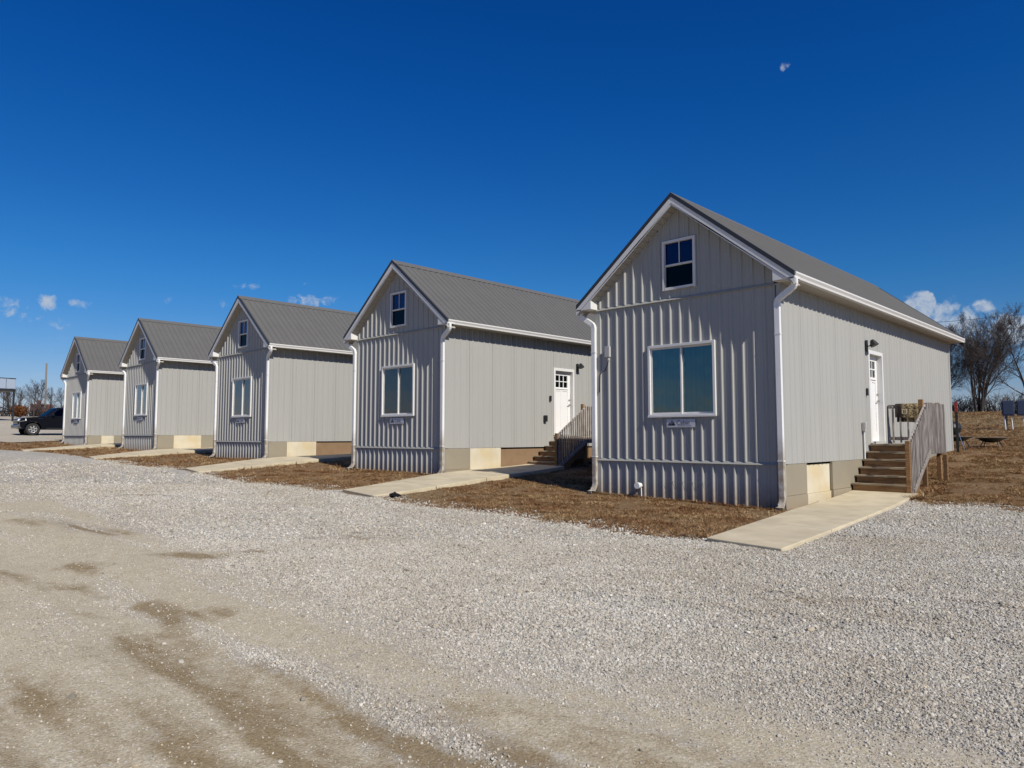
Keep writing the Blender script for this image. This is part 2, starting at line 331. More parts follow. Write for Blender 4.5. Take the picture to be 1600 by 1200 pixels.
M['stone'] = instance_material('limestone_chips', [(0,(.20,.185,.155)),(.15,(.35,.33,.285)),(.55,(.46,.435,.38)),(.85,(.55,.53,.48)),(.93,(.43,.36,.26)),(1,(.70,.69,.64))], (.7, (.84,.80,.73), (1.06,1.06,1.05)))
M['grass'] = instance_material('dead_grass_blades', [(0,(.09,.050,.024)),(.3,(.20,.120,.058)),(.65,(.33,.225,.12)),(1,(.52,.40,.245))], (1.1, (.66,.46,.36), (1.25,1.25,1.15)))

# ------------------------------------------------------------------ terrain height
CP = np.array([(0,0,0),(4,-4,0),(-10,0,.1),(-25,-2,.35),(-50,0,.9),(8,6,.1),(-4.5,9,.17),(2,12,.25),(-12,9,.3),(-20,8.5,.47),(-30,8,.66),(-42,8,.9),
(-5.6,12.9,.25),(-9.9,13,.33),(-14.9,12.8,.52),(-19.3,12.8,.55),(-24,12.4,.74),(-28.5,12.4,.73),(-33.9,12.1,.91),(-38.5,12.1,.97),(-43.4,11.9,1.05),(-48,11.9,1.18),(-60,12,1.70),(-60,18,1.72),
(-5.6,16.4,.37),(-5.6,24.8,1.16),(-12,24,1.22),(-15,24,1.3),(-25,24,1.5),(-35,24,1.7),(-50,24,1.8),(2,18,.55),(4,25,1.1),(10,15,.4),(-5.4,29.6,1.25),(-7,45,1.95),(5,45,1.95),(-15,16.5,.66),(-25,16.5,.85),(-35,16.5,1.03),
(-19,96,4.2),(-12,90,4.2),(10,90,4.2),(-50,85,4.4),(-112,23,4.15),(-100,5,3.6),(-100,50,4.4),(-85,16,3.1),(-70,60,3.6),(0,-60,-1),(-60,-60,0),(60,0,0),(60,60,2.5),(60,-60,-1)], float)
def _rbf():
    n = len(CP); D = np.hypot(CP[:,None,0]-CP[None,:,0], CP[:,None,1]-CP[None,:,1])
    K = np.where(D > 0, D**2*np.log(D+1e-9), 0) + np.eye(n)*1.5; P = np.c_[np.ones(n), CP[:,:2]]
    return np.linalg.solve(np.block([[K, P], [P.T, np.zeros((3,3))]]), np.r_[CP[:,2], 0, 0, 0])
CF = _rbf()
def h0(x, y):
    x = np.asarray(x, float); y = np.asarray(y, float)
    r = np.hypot(x, y)+1e-9; k = np.minimum(r, 118)/r; x = x*k; y = y*k
    z = CF[-3] + CF[-2]*x + CF[-1]*y
    for i in range(len(CP)):
        d2 = (x-CP[i,0])**2 + (y-CP[i,1])**2; z = z + CF[i]*np.where(d2 > 0, .5*d2*np.log(d2+1e-12), 0)
    return z
def seg_d(x, y, pts):
    best = np.full(np.shape(x), 1e9)
    for (a, b), (c, d) in zip(pts[:-1], pts[1:]):
        t = np.clip(((x-a)*(c-a)+(y-b)*(d-b))/((c-a)**2+(d-b)**2+1e-9), 0, 1); best = np.minimum(best, np.hypot(x-a-t*(c-a), y-b-t*(d-b)))
    return best
RIDGES = [([(-4.5,5.3),(-3.6,5.6),(-2.58,5.94),(-2.24,6.0),(-1.79,6.05),(-.6,6.3),(1,6.6)], .10, .035), ([(-3,6.6),(-2.06,7.0),(-1.74,7.35),(-1.19,7.45),(.5,7.9)], .08, .022), ([(-16.8,5.3),(-16,5.8),(-13.2,6.6),(-12,6.9)], .15, .03)]
def hlot(x, y):
    z = h0(x, y) + .016
    w = (fbm(x*.35+3, y*.9+8, 3)-.5)
    z = z - .05*np.exp(-((y-2.15+w*.5)/.32)**2) + .03*np.exp(-((y-3.0+w*.5)/.3)**2) - .035*np.exp(-((y-1.2+w)/.35)**2)
    for p, s, a in RIDGES: z = z + a*np.exp(-(seg_d(x, y, p)/s)**2)*(.4+1.2*vnoise(x*5, y*5))
    return z + .022*(fbm(x*1.3, y*1.3, 3)-.5)
BX = np.array([-200,-60,-43.6,-38.8,-31,-25.6,-22.3,-21.3,-17.3,-14.7,-13.9,-12.5,-11.5,-10.1,-8.7,-7.2,-5.9,-4.9,-4.62,-4.36,-4.22,-4.0,-3.75,-3.3,-2.8,-2.3,0,3,8,40])
BY = np.array([8.0,7.6,8.03,8.7,8.96,8.43,8.9,8.76,8.56,8.84,9.0,8.85,8.68,8.75,8.95,8.88,8.7,8.88,9.0,15.6,15.75,15.4,15.15,15.16,15.2,14.9,14.7,14.5,14.3,14])
def bound(x):
    x = np.asarray(x, float); j = (fbm(x*1.7, x*0+2.5, 4)-.5)*.45*(np.abs(x+4.4) > .45)
    return np.interp(x, BX, BY) + j
def h(x, y):            # lawn and everything beyond
    x = np.asarray(x, float); y = np.asarray(y, float)
    lawn = h0(x, y) + .05*(fbm(x*1.1, y*1.1, 4)-.5)*sstep(0, .6, y-bound(x))
    return lawn
def axis(lo, hi, fine_lo, fine_hi, s, grow=1.12, smax=25):
    a = list(np.arange(fine_lo, fine_hi, s)); st = s; v = a[-1]
    while v < hi: st = min(st*grow, smax); v += st; a.append(v)
    st = s; v = fine_lo
    while v > lo: st = min(st*grow, smax); v -= st; a.insert(0, v)
    return np.array(a)
def grid_object(name, X, Y, Z, material, attrs=None):
    nx, ny = X.shape; me = bpy.data.meshes.new(name)
    co = np.stack([X, Y, Z], -1).reshape(-1, 3).astype(np.float32); i = np.arange((nx-1)*(ny-1)); a = (i//(ny-1))*ny + i % (ny-1)
    quads = np.stack([a, a+ny, a+ny+1, a+1], -1).astype(np.int32)
    me.vertices.add(len(co)); me.vertices.foreach_set('co', co.ravel()); me.loops.add(quads.size); me.loops.foreach_set('vertex_index', quads.ravel())
    me.polygons.add(len(quads)); me.polygons.foreach_set('loop_start', np.arange(0, quads.size, 4, dtype=np.int32)); me.polygons.foreach_set('loop_total', np.full(len(quads), 4, np.int32))
    me.polygons.foreach_set('use_smooth', np.ones(len(quads), bool)); me.materials.append(material)
    for k, v in (attrs or {}).items():
        at = me.attributes.new(k, 'FLOAT', 'POINT'); at.data.foreach_set('value', v.reshape(-1).astype(np.float32))
    me.update(calc_edges=True); me.validate(); return link(name, me)
xs = axis(-2500, 2500, -50, 8, .3); ys = axis(-2500, 2500, 7, 32, .25)
X, Y = np.meshgrid(xs, ys, indexing='ij')
in_lot = sstep(.15, .5, bound(X)-Y); in_yard = sstep(-50.5, -51.5, X)*sstep(9.6, 10.2, Y)*(1-sstep(58, 60, Y))
Z = h(X, Y) - .16*np.maximum(in_lot*(Y > -40)*(X > -125)*(X < 29), 0) - .16*in_yard*(X > -124)
tag(grid_object('ground', X, Y, Z, M['lawn']), 'dormant brown lawn and field running back to the bare trees', kind='structure')

# dirt and brown soil fields of the gravel lot (places where the stone is thin)
def dirt_field(x, y):
    w = (fbm(x*.5, y*.5+4, 4)-.5)
    d = .85*sstep(4.3, 2.1, y+w*1.9)*(.45+1.1*fbm(x*.45+9, y*1.5, 4)) + .15*sstep(6.0, 3.3, y+w*2)
    for p, s, a in (([(-14.5,2.7),(-10.5,3.05),(-6.9,2.8),(-5.2,2.7)], .22, .7), ([(-16.7,3.6),(-10.5,3.7)], .3, .4), ([(-2.85,2.94),(-2.44,2.99),(-1.4,2.95)], .22, .6), ([(-8.9,3.8),(-8.7,4.3)], .25, .5), ([(-8.9,5.5),(-8.6,5.8)], .2, .45)):
        d = d + a*np.exp(-(seg_d(x, y, p)/s)**2)
    lane = fbm(x*.22+11, (y+w*.25)*5.5, 3)-.5
    d = d - .45*np.exp(-((y-2.55+w*.5)/.22)**2)*sstep(-8, -5, x) + .25*(fbm(x*2, y*4, 3)-.5) + 1.0*lane*sstep(6.5, 3.5, y)
    return np.clip(d, 0, 1)
def brown_field(x, y):
    b = 0*x; wx = x+.4*(fbm(x*1.3, y*1.3, 3)-.5); wy = y+.22*(fbm(x*.9+5, y*.9+5, 4)-.5)
    for p, s, a in (([(-7.2,1.95),(-6.2,1.98),(-5.3,2.05)], .13, .55), ([(-5.9,2.03),(-5.3,2.05),(-4.6,2.08),(-3.9,2.1),(-3.3,2.17),(-2.4,2.35)], .27, 1.25), ([(-4.0,1.95),(-2.6,2.1),(-1.4,2.3)], .22, .6),
                    ([(-9.6,1.75),(-8.9,1.95),(-8.4,2.15)], .17, 1.1), ([(-9.4,2.5),(-8.9,2.62)], .17, .9), ([(-8.2,2.25),(-7.6,2.3)], .12, .4),
                    ([(-13.8,2.9),(-12.6,3.2),(-11.4,3.5)], .28, .7), ([(-6.9,2.42),(-6.3,2.45),(-6.0,2.7)], .17, .7), ([(-9.1,3.55),(-8.75,3.9),(-8.5,4.4)], .22, .8), ([(-9.0,5.4),(-8.5,5.8)], .18, .7),
                    ([(-6.2,.8),(-4.76,1.15),(-4.5,1.3),(-3.8,1.4),(-3.0,1.5)], .24, .60), ([(-4.6,.70),(-3.6,.95),(-2.6,1.2)], .20, .55), ([(-2.2,6.95),(-1.74,7.3),(-.9,7.5)], .13, .7), ([(-3.0,6.3),(-2.4,6.7)], .16, .45), ([(-3.5,8.52),(-3.3,8.66)], .09, 1.),
                    ([(-4.9,5.85),(-4.3,6.15)], .16, .5), ([(-4.8,8.3),(-3.9,8.5)], .12, .8), ([(-3.1,2.85),(-2.1,2.95),(-1.5,3.0)], .24, .6), ([(-17.2,5.3),(-15.7,5.8)], .14, .8), ([(-13.6,6.6),(-12.6,6.95)], .12, .7), ([(-20,6.4),(-18.5,6.8)], .14, .6), ([(-12.2,5.2),(-11.2,5.6)], .13, .5)):
        b = b + a*np.exp(-(seg_d(wx, wy, p)/s)**2)
    b = b*(.30+1.25*fbm(x*2.2, y*6, 4))*(.45+1.1*sstep(.35, .65, fbm(x*.25+4, wy*8, 3))) + .7*np.exp(-(((bound(x)-y)/.16)**2))*vnoise(x*2, y*2) + .12*sstep(.55, .8, fbm(x*.6+3, y*1.4, 4))*sstep(6, 3, y)
    return np.clip(b, 0, .92)
xs2 = axis(-124, 28, -13, 3, .07, 1.06, 4)
yk = axis(-40, 8, -.5, 7.99, .07, 1.10, 4); yk = yk[yk < 7.99]
t = np.linspace(0, 1, 46); B = bound(xs2)
Y2 = np.concatenate([np.repeat(yk[None], len(xs2), 0), 8.0 - .55 + (B-7.45)[:, None]*t[None]*1.0], 1)
Y2 = np.sort(Y2, 1); X2 = np.repeat(xs2[:, None], Y2.shape[1], 1)
Z2 = hlot(X2, Y2); Z2 = Z2 - .03*sstep(.12, 0, B[:, None]-Y2)
tag(grid_object('gravel_lot', X2, Y2, Z2, M['gravel'], {'dirt': dirt_field(X2, Y2), 'brown': brown_field(X2, Y2)}), 'pale grey gravel parking lot with tan dirt tracks', kind='structure')
xs3 = np.r_[np.linspace(-124, -62, 30), np.linspace(-61, -51.2, 24)]; t = np.linspace(0, 1, 50)**1.5
ylo = 9.4+.5*np.clip((xs3+54)/3, 0, 1)+.4*(fbm(xs3, xs3*0, 2)-.5)
X3 = np.repeat(xs3[:, None], len(t), 1) + 1.2*(fbm(t[None]*12+xs3[:, None]*0, 0*xs3[:, None]+1, 3)-.5)*(xs3[:, None] > -53); Y3 = ylo[:, None] + t[None]*(58-ylo[:, None])
tag(grid_object('gravel_yard', X3, Y3, h0(X3, Y3)+.016, M['gravel'], {'dirt': .55*np.ones_like(X3), 'brown': .12*fbm(X3*.4, Y3*.4)}), 'pale gravel yard under the black pickup truck', kind='structure')

# ------------------------------------------------------------------ cabins
S, H, LEN = 4.27, 3.382, 12.13          # width, siding height, length
APEX, SL, EAVE, OV = 5.55, .812, .397, .265
ZB = -1.15                              # bottom of the skirt, below grade
CACHE = {}
def cached(key, fn):
    if key not in CACHE: CACHE[key] = fn()
    return CACHE[key]
RP = .2286                              # rib pitch
def profile(u0, u1, off=0.0, depth=.030, minor=True):
    pts = []
    k0 = int(math.floor((u0-off)/RP))-1; k1 = int(math.ceil((u1-off)/RP))+1
    for k in range(k0, k1+1):
        c = off+k*RP
        pts += [(c-.032, 0), (c-.012, depth), (c+.012, depth), (c+.032, 0)]
        if minor:
            for q in (.086, .143): pts += [(c+q-.011, 0), (c+q-.004, .005), (c+q+.004, .005), (c+q+.011, 0)]
    us = [p[0] for p in pts]; ds = [p[1] for p in pts]
    out = [(u0, float(np.interp(u0, us, ds)))] + [p for p in pts if u0+1e-4 < p[0] < u1-1e-4] + [(u1, float(np.interp(u1, us, ds)))]
    return out
def sheet(u0, u1, zlo, zhi, mp, holes=(), off=0., extra=(), depth=.030, minor=True):
    """ribbed steel sheet: u across, z up, mp(u, z, d) -> xyz ; holes (ua, ub, za, zb)"""
    pr = profile(u0, u1, off, depth, minor); br = set(extra)
    for a, b, _, _ in holes: br |= {a, b}
    us = [p[0] for p in pr]; ds = [p[1] for p in pr]
    for q in br:
        if u0 < q < u1 and min(abs(q-u) for u in us) > 1e-4: pr.append((q, float(np.interp(q, us, ds))))
    pr.sort(); m = MB()
    for (a, da), (b, db) in zip(pr[:-1], pr[1:]):
        spans = [('lo', 'hi')]; mid = (a+b)/2; segs = [(zlo(a), zlo(b), zhi(a), zhi(b))]
        for ha, hb, za, zb in holes:
            if ha-1e-6 < mid < hb+1e-6 and a >= ha-1e-6 and b <= hb+1e-6:
                ns = []
                for la, lb, ta, tb in segs:
                    if za < max(ta, tb) and zb > min(la, lb):
                        if za > min(la, lb): ns.append((la, lb, za, za))
                        if zb < max(ta, tb): ns.append((zb, zb, ta, tb))
                    else: ns.append((la, lb, ta, tb))
                segs = ns
        for la, lb, ta, tb in segs:
            if ta-la < 1e-3 and tb-lb < 1e-3: continue
            m.quad(mp(a, la, da), mp(b, lb, db), mp(b, tb, db), mp(a, ta, da))
    return m
FRONT = lambda u, z, d: (u, -d, z)
RIGHT = lambda u, z, d: (S+d, u, z)
W1 = (1.374, 2.94, .92, 2.431); W2 = (1.765, 2.544, 3.575, 4.63)
def bars(m, x0, x1, z0, z1, w, y0, y1):
    m.box(x0, x0+w, y0, y1, z0, z1); m.box(x1-w, x1, y0, y1, z0, z1); m.box(x0+w, x1-w, y0, y1, z1-w, z1); m.box(x0+w, x1-w, y0, y1, z0, z0+w); return m
def window_lower(cab, loc):
    x0, x1, z0, z1 = W1; xm = (x0+x1)/2
    fr = link('window_frame', cached('wf', lambda: bars(MB(), x0, x1, z0, z1, .055, -.056, .03).box(x0-.012, x1+.012, -.066, -.056, z0-.012, z0+.03).fix('window_frame', M['white'])), cab, loc, .004)
    def sash(a, b, yy): return lambda: bars(MB(), a, b, z0+.055, z1-.055, .034, yy, yy+.03).fix('sash', M['white'])
    for i, (a, b, yy) in enumerate(((x0+.055, xm+.017, -.018), (xm-.017, x1-.055, .014))):
        link('sash', cached(('ws', i), sash(a, b, yy)), fr, None, .003)
        link('pane', cached(('wp', i), lambda: MB().box(a+.034, b-.034, yy+.012, yy+.018, z0+.089, z1-.089).fix('pane', M['pane'])), fr)
    def curtain():
        m = MB(); n = 90; pts = []
        for i in range(n+1):
            u = x0+.02+(x1-x0-.04)*i/n; pts.append((u, .16+.045*math.sin(i*.62+.8*math.sin(i*.13))+.012*math.sin(i*2.3+1)+(.05 if abs(u-xm) < .04 else 0)))
        for (a, ya), (b, yb) in zip(pts[:-1], pts[1:]): m.quad((a, ya, z0-.05), (b, yb, z0-.05), (b, yb, z1+.02), (a, ya, z1+.02))
        return m.mesh('curtain', M['curtain'])
    link('curtain', cached('curt', curtain), fr)
def window_upper(cab, loc):
    x0, x1, z0, z1 = W2; zm = (z0+z1)/2; xm = (x0+x1)/2
    def frm():
        m = bars(MB(), x0, x1, z0, z1, .055, -.054, .03); m.box(x0+.055, x1-.055, -.03, .0, zm-.018, zm+.018); m.box(x0+.055, x1-.055, .001, .03, zm-.022, zm+.014); return m.fix('gable_window', M['white'])
    fr = link('window_frame', cached('gw', frm), cab, loc, .004)
    link('muntin', cached('gm', lambda: MB().box(xm-.008, xm+.008, -.012, .004, zm+.018, z1-.055).fix('muntin', M['white'])), fr)
    link('pane', cached('gp1', lambda: MB().box(x0+.055, x1-.055, .006, .012, zm+.018, z1-.055).fix('pane', M['panehi'])), fr)
    link('pane', cached('gp2', lambda: MB().box(x0+.055, x1-.055, .016, .022, z0+.055, zm-.022).fix('pane', M['panelo'])), fr)
    link('muntin', cached('gm2', lambda: MB().box(xm-.006, xm+.006, .024, .03, z0+.055, zm-.022).fix('muntin', M['grey'])), fr)
def door(cab, y0, loc):
    y1 = y0+1.02; z0, z1 = .36, 2.53
    m = MB()
    for a, b, c, d in ((y0-.01, y0+.075, z0, z1), (y1-.075, y1+.01, z0, z1), (y0+.075, y1-.075, z1-.085, z1)): m.box(S-.16, S+.034, a, b, c, d)
    fr = m.build('door_frame', M['white'], cab, loc, bevel=.004)
    MB().box(S-.16, S+.05, y0+.075, y1-.075, z0-.02, z0+.035).build('sill', M['grey'], fr)
    a, b = y0+.078, y1-.078; X0 = S-.135; X1 = S-.09; zt = z1-.088; zl = z0+.037
    # door leaf: stiles, rails, recessed panels, six lites
    w = b-a; la, lb, lz0, lz1 = a+.13, b-.13, zt-.52, zt-.13
    m = MB(); m.box(X0, X1, a, la, zl, zt); m.box(X0, X1, lb, b, zl, zt); m.box(X0, X1, la, lb, lz1, zt); m.box(X0, X1, la, lb, lz0-.12, lz0)
    m.box(X0, X1, la, lb, zl, zl+.2); m.box(X0, X1, (a+b)/2-.05, (a+b)/2+.05, zl+.2, lz0-.12); m.box(X0+.01, X1-.012, la, lb, zl+.2, lz0-.12)
    m.box(X0, X1+.02, la-.02, lb+.02, lz0-.06, lz0-.03)
    lf = m.build('door_leaf', M['door'], cab, loc, bevel=.003)
    cw = (lb-la)/3; m = MB()
    for i in (1, 2): m.box(X0+.01, X1, la+cw*i-.013, la+cw*i+.013, lz0, lz1)
    m.box(X0+.011, X1-.001, la, lb, (lz0+lz1)/2-.013, (lz0+lz1)/2+.013); m.build('muntin', M['door'], lf)
    for i in range(3):
        for j in range(2):
            MB().box(X0+.016, X0+.022, la+cw*i+.014, la+cw*(i+1)-.014, lz0+(lz1-lz0)/2*j+.014, lz0+(lz1-lz0)/2*(j+1)-.014).build('pane', M['doorglass'], lf)
    m = MB(); m.tube([(X1, b-.06, z0+1.0), (X1+.05, b-.06, z0+1.0)], .022, 8); m.tube([(X1+.05, b-.06, z0+1.0), (X1+.055, b-.16, z0+1.0)], .011, 6)
    m.build('door_handle', M['brass'], lf); MB().tube([(X1, b-.06, z0+1.16), (X1+.025, b-.06, z0+1.16)], .028, 8).build('deadbolt', M['brass'], lf)
def spout_path(side, zg):
    # side +1 right corner, -1 left corner ; from the gutter outlet back to the corner, down, and out
    xg = S+.35 if side > 0 else -.35; xc = S-.025 if side > 0 else -.045
    P = [(xg, -.16, 3.40), (xg, -.16, 3.30)]
    for t in np.linspace(.1, .9, 9): P.append((xg+(xc-xg)*(t*t*(3-2*t)), -.16+.09*t, 3.30-.30*t))
    P += [(xc, -.07, 2.97), (xc, -.07, 2.85), (xc, -.07, 1.6), (xc, -.07, .2), (xc, -.07, zg+.20), (xc, -.09, zg+.14), (xc, -.14, zg+.08), (xc, -.28, zg+.03)]
    return P
def make_cabin(idx, C, label, sign_label=None):
    x, y, z = C; cab = empty('cabin', (x, y, z-.85), label, 'cabin', 'grey steel-sided cabins in a row'); loc = (0, 0, .85)
    rib0 = .085
    # front: three rows of sheets
    for i in range(5):
        a = .9144*i; b = min(.9144*(i+1), S)
        link('skirt_panel', cached(('sk', i), lambda: sheet(a, b, lambda u: ZB, lambda u: -.028, FRONT, off=rib0).mesh('skirt_panel', M['siding'])), cab, loc)
        hw1 = (W1[0]+.02, W1[1]-.02, W1[2]+.02, W1[3]-.02)
        if a >= hw1[0] and b <= hw1[1]:
            for q, (za, zb) in enumerate(((.028, hw1[2]), (hw1[3], H-.028))): link('wall_panel', cached(('wl', i, q), lambda: sheet(a, b, lambda u: za, lambda u: zb, FRONT, off=rib0).mesh('wall_panel', M['siding'])), cab, loc)
        else: link('wall_panel', cached(('wl', i), lambda: sheet(a, b, lambda u: .028, lambda u: H-.028, FRONT, [hw1], off=rib0).mesh('wall_panel', M['siding'])), cab, loc)
        g = lambda u: 5.30-SL*abs(u-S/2)
        link('gable_panel', cached(('gb', i), lambda: sheet(a, b, lambda u: H+.028, lambda u: max(g(u), H+.03), FRONT, [(W2[0]+.02, W2[1]-.02, W2[2]+.02, W2[3]-.02)], off=rib0, extra=(S/2,)).mesh('gable_panel', M['siding'])), cab, loc)
    for zc in (0, H):
        link('trim_strip', cached(('tr', zc), lambda: MB().prism([(0, -.002, zc-.03), (0, -.040, zc-.03), (0, -.046, zc-.022), (0, -.010, zc+.03), (0, -.002, zc+.03)], (S-.10, 0, 0)).fix('trim_strip', M['trimgrey'])), cab, loc)
    def corner(xa, sgn):
        def f():
            m = MB(); z0, z1 = ZB, H
            if sgn > 0: m.box(S-.10, S+.028, -.030, -.003, z0, z1); m.box(S+.003, S+.028, -.003, .10, 0, z1)
            else: m.box(-.028, .07, -.030, -.003, z0, z1); m.box(-.028, -.003, -.003, .10, 0, z1)
            return m.fix('corner_trim', M['siding'])
        return f
    link('corner_trim', cached('cr', corner(S, 1)), cab, loc, .004); link('corner_trim', cached('cl', corner(0, -1)), cab, loc, .004)
    # right side: fourteen sheets with the door opening
    dy = 4.71 if idx == 0 else 4.56
    for i in range(14):
        a = .9144*i+.02*(i == 0); b = min(.9144*(i+1)-.007, LEN); hole = (dy+.01, dy+1.01, .34, 2.52); hit = a < hole[1] and b > hole[0]
        if a >= hole[0] and b <= hole[1]:
            for q, (za, zb) in enumerate(((0, hole[2]), (hole[3], H+.02))): link('side_panel', cached(('sd', i, dy, q), lambda: sheet(a, b, lambda u: za, lambda u: zb, RIGHT, off=.114, depth=.020).mesh('side_panel', M['siding'])), cab, loc)
            continue
        key = ('sd', i, dy if hit else 0)
        link('side_panel', cached(key, lambda: sheet(a, b, lambda u: 0, lambda u: H+.02, RIGHT, [hole] if hit else [], off=.114, depth=.020).mesh('side_panel', M['siding'])), cab, loc)
    door(cab, dy, loc)
    # left and back walls, closed shell
    link('left_wall', cached('lw', lambda: sheet(0, LEN, lambda u: ZB, lambda u: H+.02, lambda u, z, d: (-d, u, z), off=.114, minor=False).mesh('left_wall', M['siding'])), cab, loc)
    link('back_wall', cached('bw', lambda: sheet(0, S, lambda u: ZB, lambda u: 5.30-SL*abs(u-S/2), lambda u, z, d: (u, LEN+d, z), off=.114, extra=(S/2,), minor=False).mesh('back_wall', M['siding'])), cab, loc)
    link('floor_slab', cached('fl', lambda: MB().box(.02, S-.12, .02, LEN-.02, -.10, .30).fix('floor_slab', M['dark'])), cab, loc)
    link('corner_trim', cached('crb', lambda: MB().box(S-.10, S+.03, LEN, LEN+.03, ZB, H).box(S+.003, S+.03, LEN-.10, LEN, 0, H).fix('corner_trim', M['siding'])), cab, loc, .004)
    # skirting under the side wall
    def board(name, ya, yb, za, zb, xx, mt): MB().box(S-.05, S+xx, ya, yb, za, zb).build(name, mt, cab, loc, bevel=.004)
    MB().box(S-.16, S-.14, 0, LEN, ZB, .0).build('foundation', M['cream'], cab, loc)
    spec = {0: [(.02, 1.0, 't'), (1.0, 2.33, 'c'), (2.33, LEN, 't')], 1: [(.02, .94, 't'), (.94, 2.18, 'c'), (2.18, LEN, 'b')], 2: [(.02, .73, 't'), (.73, 1.95, 'c'), (1.95, LEN, 'b')],
            3: [(.02, .73, 't'), (.73, 2.0, 'c'), (2.0, LEN, 't')], 4: [(.02, .68, 't'), (.68, 1.32, 'c'), (1.32, LEN, 't')]}[idx]
    for a, b, k in spec:
        if k == 't': board('skirt_board', a, b, -.585, -.006, .008, M['tan']); board('skirt_board', a, b, ZB, -.59, .018, M['tan'])
        elif k == 'b': board('skirt_board', a+.012, b, ZB, -.05, -.012, M['brown'])
        else:
            r = -.055 if idx == 0 else .004
            MB().box(S-.13, S+r, a+.008, b-.008, -.60, -.045 if idx == 0 else -.006).build('foam_board', M['cream'], cab, loc)
            MB().box(S-.13, S+r+.022, a+.008, b-.008, ZB, -.604).build('foam_board', M['cream'], cab, loc)
    # roof sheets, both slopes
    hw = S/2+EAVE-.035; cs = 1/math.hypot(1, SL); y0, y1 = -OV, LEN+OV; n = 14; wd = (y1-y0)/n
    def slope(sgn):
        def mp(u, s, d):
            X = s; Zt = APEX-.02-SL*X
            return (S/2+sgn*(X+d*SL*cs), u, Zt+d*cs)
        return mp
    for sgn in (1, -1):
        for i in range(n):
            a = y0+wd*i; b = y0+wd*(i+1)-.004
            link('roof_panel', cached(('rf', sgn, i), lambda: sheet(a, b, lambda u: 0.0, lambda u: hw+.03, slope(sgn), off=.05, depth=.026, minor=False).mesh('roof_panel', M['roof'])), cab, loc)
    def deck():
        m = MB(); zt = APEX-.03
        m.prism([(S/2, y0+.03, zt), (S/2+hw, y0+.03, zt-SL*hw), (S/2+hw, y0+.03, zt-SL*hw-.05), (S/2, y0+.03, zt-.05), (S/2-hw, y0+.03, zt-SL*hw-.05), (S/2-hw, y0+.03, zt-SL*hw)], (0, y1-y0-.06, 0)); return m.fix('roof_deck', M['rooftrim'])
    link('roof_deck', cached('rd', deck), cab, loc)
    def ridge():
        m = MB(); w = .16
        m.prism([(S/2, y0-.012, APEX+.022), (S/2+w, y0-.012, APEX+.022-SL*w), (S/2+w, y0-.012, APEX-.0-SL*w), (S/2, y0-.012, APEX), (S/2-w, y0-.012, APEX-SL*w), (S/2-w, y0-.012, APEX+.022-SL*w)], (0, y1-y0+.024, 0)); return m.fix('ridge_cap', M['roof'])
    link('ridge_cap', cached('rc', ridge), cab, loc, .004)
    def rake(sgn, ta, tb, ya, yb, clip, mt, name):
        def f():
            X = S/2+EAVE; m = MB(); P = []
            top = lambda q: APEX-ta-SL*q; bot = lambda q: APEX-tb-SL*q
            q1 = min(X, (APEX-tb-clip)/SL) if clip else X
            P = [(0, top(0)), (X, top(X)), (X, clip if clip else bot(X))]
            if clip and q1 < X: P.append((q1, clip))
            P.append((0, bot(0)))
            m.prism([(S/2+sgn*px, ya, pz) for px, pz in P], (0, yb-ya, 0)); return m.fix(name, mt)
        return f
    for sgn in (1, -1):
        link('rake_trim', cached(('rk', sgn), rake(sgn, -.018, .075, y0-.016, y0+.03, 0, M['rooftrim'], 'rake_trim')), cab, loc, .003)
        link('fascia', cached(('fs', sgn), rake(sgn, .077, .205, y0-.006, y0+.02, 3.40, M['white'], 'fascia')), cab, loc, .003)
        link('fascia', cached(('ft', sgn), rake(sgn, .205, .255, y0+.002, y0+.02, 3.38, M['white'], 'fascia')), cab, loc, .003)
        link('rake_trim', cached(('rkb', sgn), rake(sgn, -.018, .25, y1-.03, y1+.016, 0, M['rooftrim'], 'rake_trim')), cab, loc)
        def sof():
            m = MB(); n = 20
            for i in range(n):       # v-groove soffit boards
                q0 = hw*i/n; q1 = hw*(i+1)/n-.012; z0 = APEX-.255-SL*q0; z1 = APEX-.255-SL*q1
                z0 = max(z0, 3.40); z1 = max(z1, 3.40)
                if z0 <= 3.4001 and z1 <= 3.4001: break
                m.prism([(S/2+sgn*q0, y0+.02, z0), (S/2+sgn*q1, y0+.02, z1), (S/2+sgn*q1, y0+.02, z1+.02), (S/2+sgn*q0, y0+.02, z0+.02)], (0, OV+.03, 0))
            m.prism([(S/2, y0+.02, APEX-.24), (S/2+sgn*hw, y0+.02, APEX-.24-SL*hw), (S/2+sgn*hw, y0+.02, APEX-.22-SL*hw), (S/2, y0+.02, APEX-.22)], (0, OV+.03, 0))
            return m.fix('gable_soffit', M['soffit'])
        link('gable_soffit', cached(('so', sgn), sof), cab, loc)
        xa = S if sgn > 0 else 0; o = lambda q: xa+sgn*q
        link('return_box', cached(('rb', sgn), lambda: MB().prism([(o(-.02), y0+.004, 3.385), (o(.395), y0+.004, 3.385), (o(.395), y0+.004, 3.43), (o(-.02), y0+.004, APEX-.21-SL*(S/2+0))], (0, OV-.01, 0)).fix('return_box', M['white'])), cab, loc, .003)
        def es():
            m = MB(); x1, x2 = o(.0), o(.30); xl, xh = min(x1, x2), max(x1, x2); m.box(xl, xh, .0, LEN+OV-.02, 3.385, 3.40); return m.fix('eave_soffit', M['soffit'])
        link('eave_soffit', cached(('es', sgn), es), cab, loc)
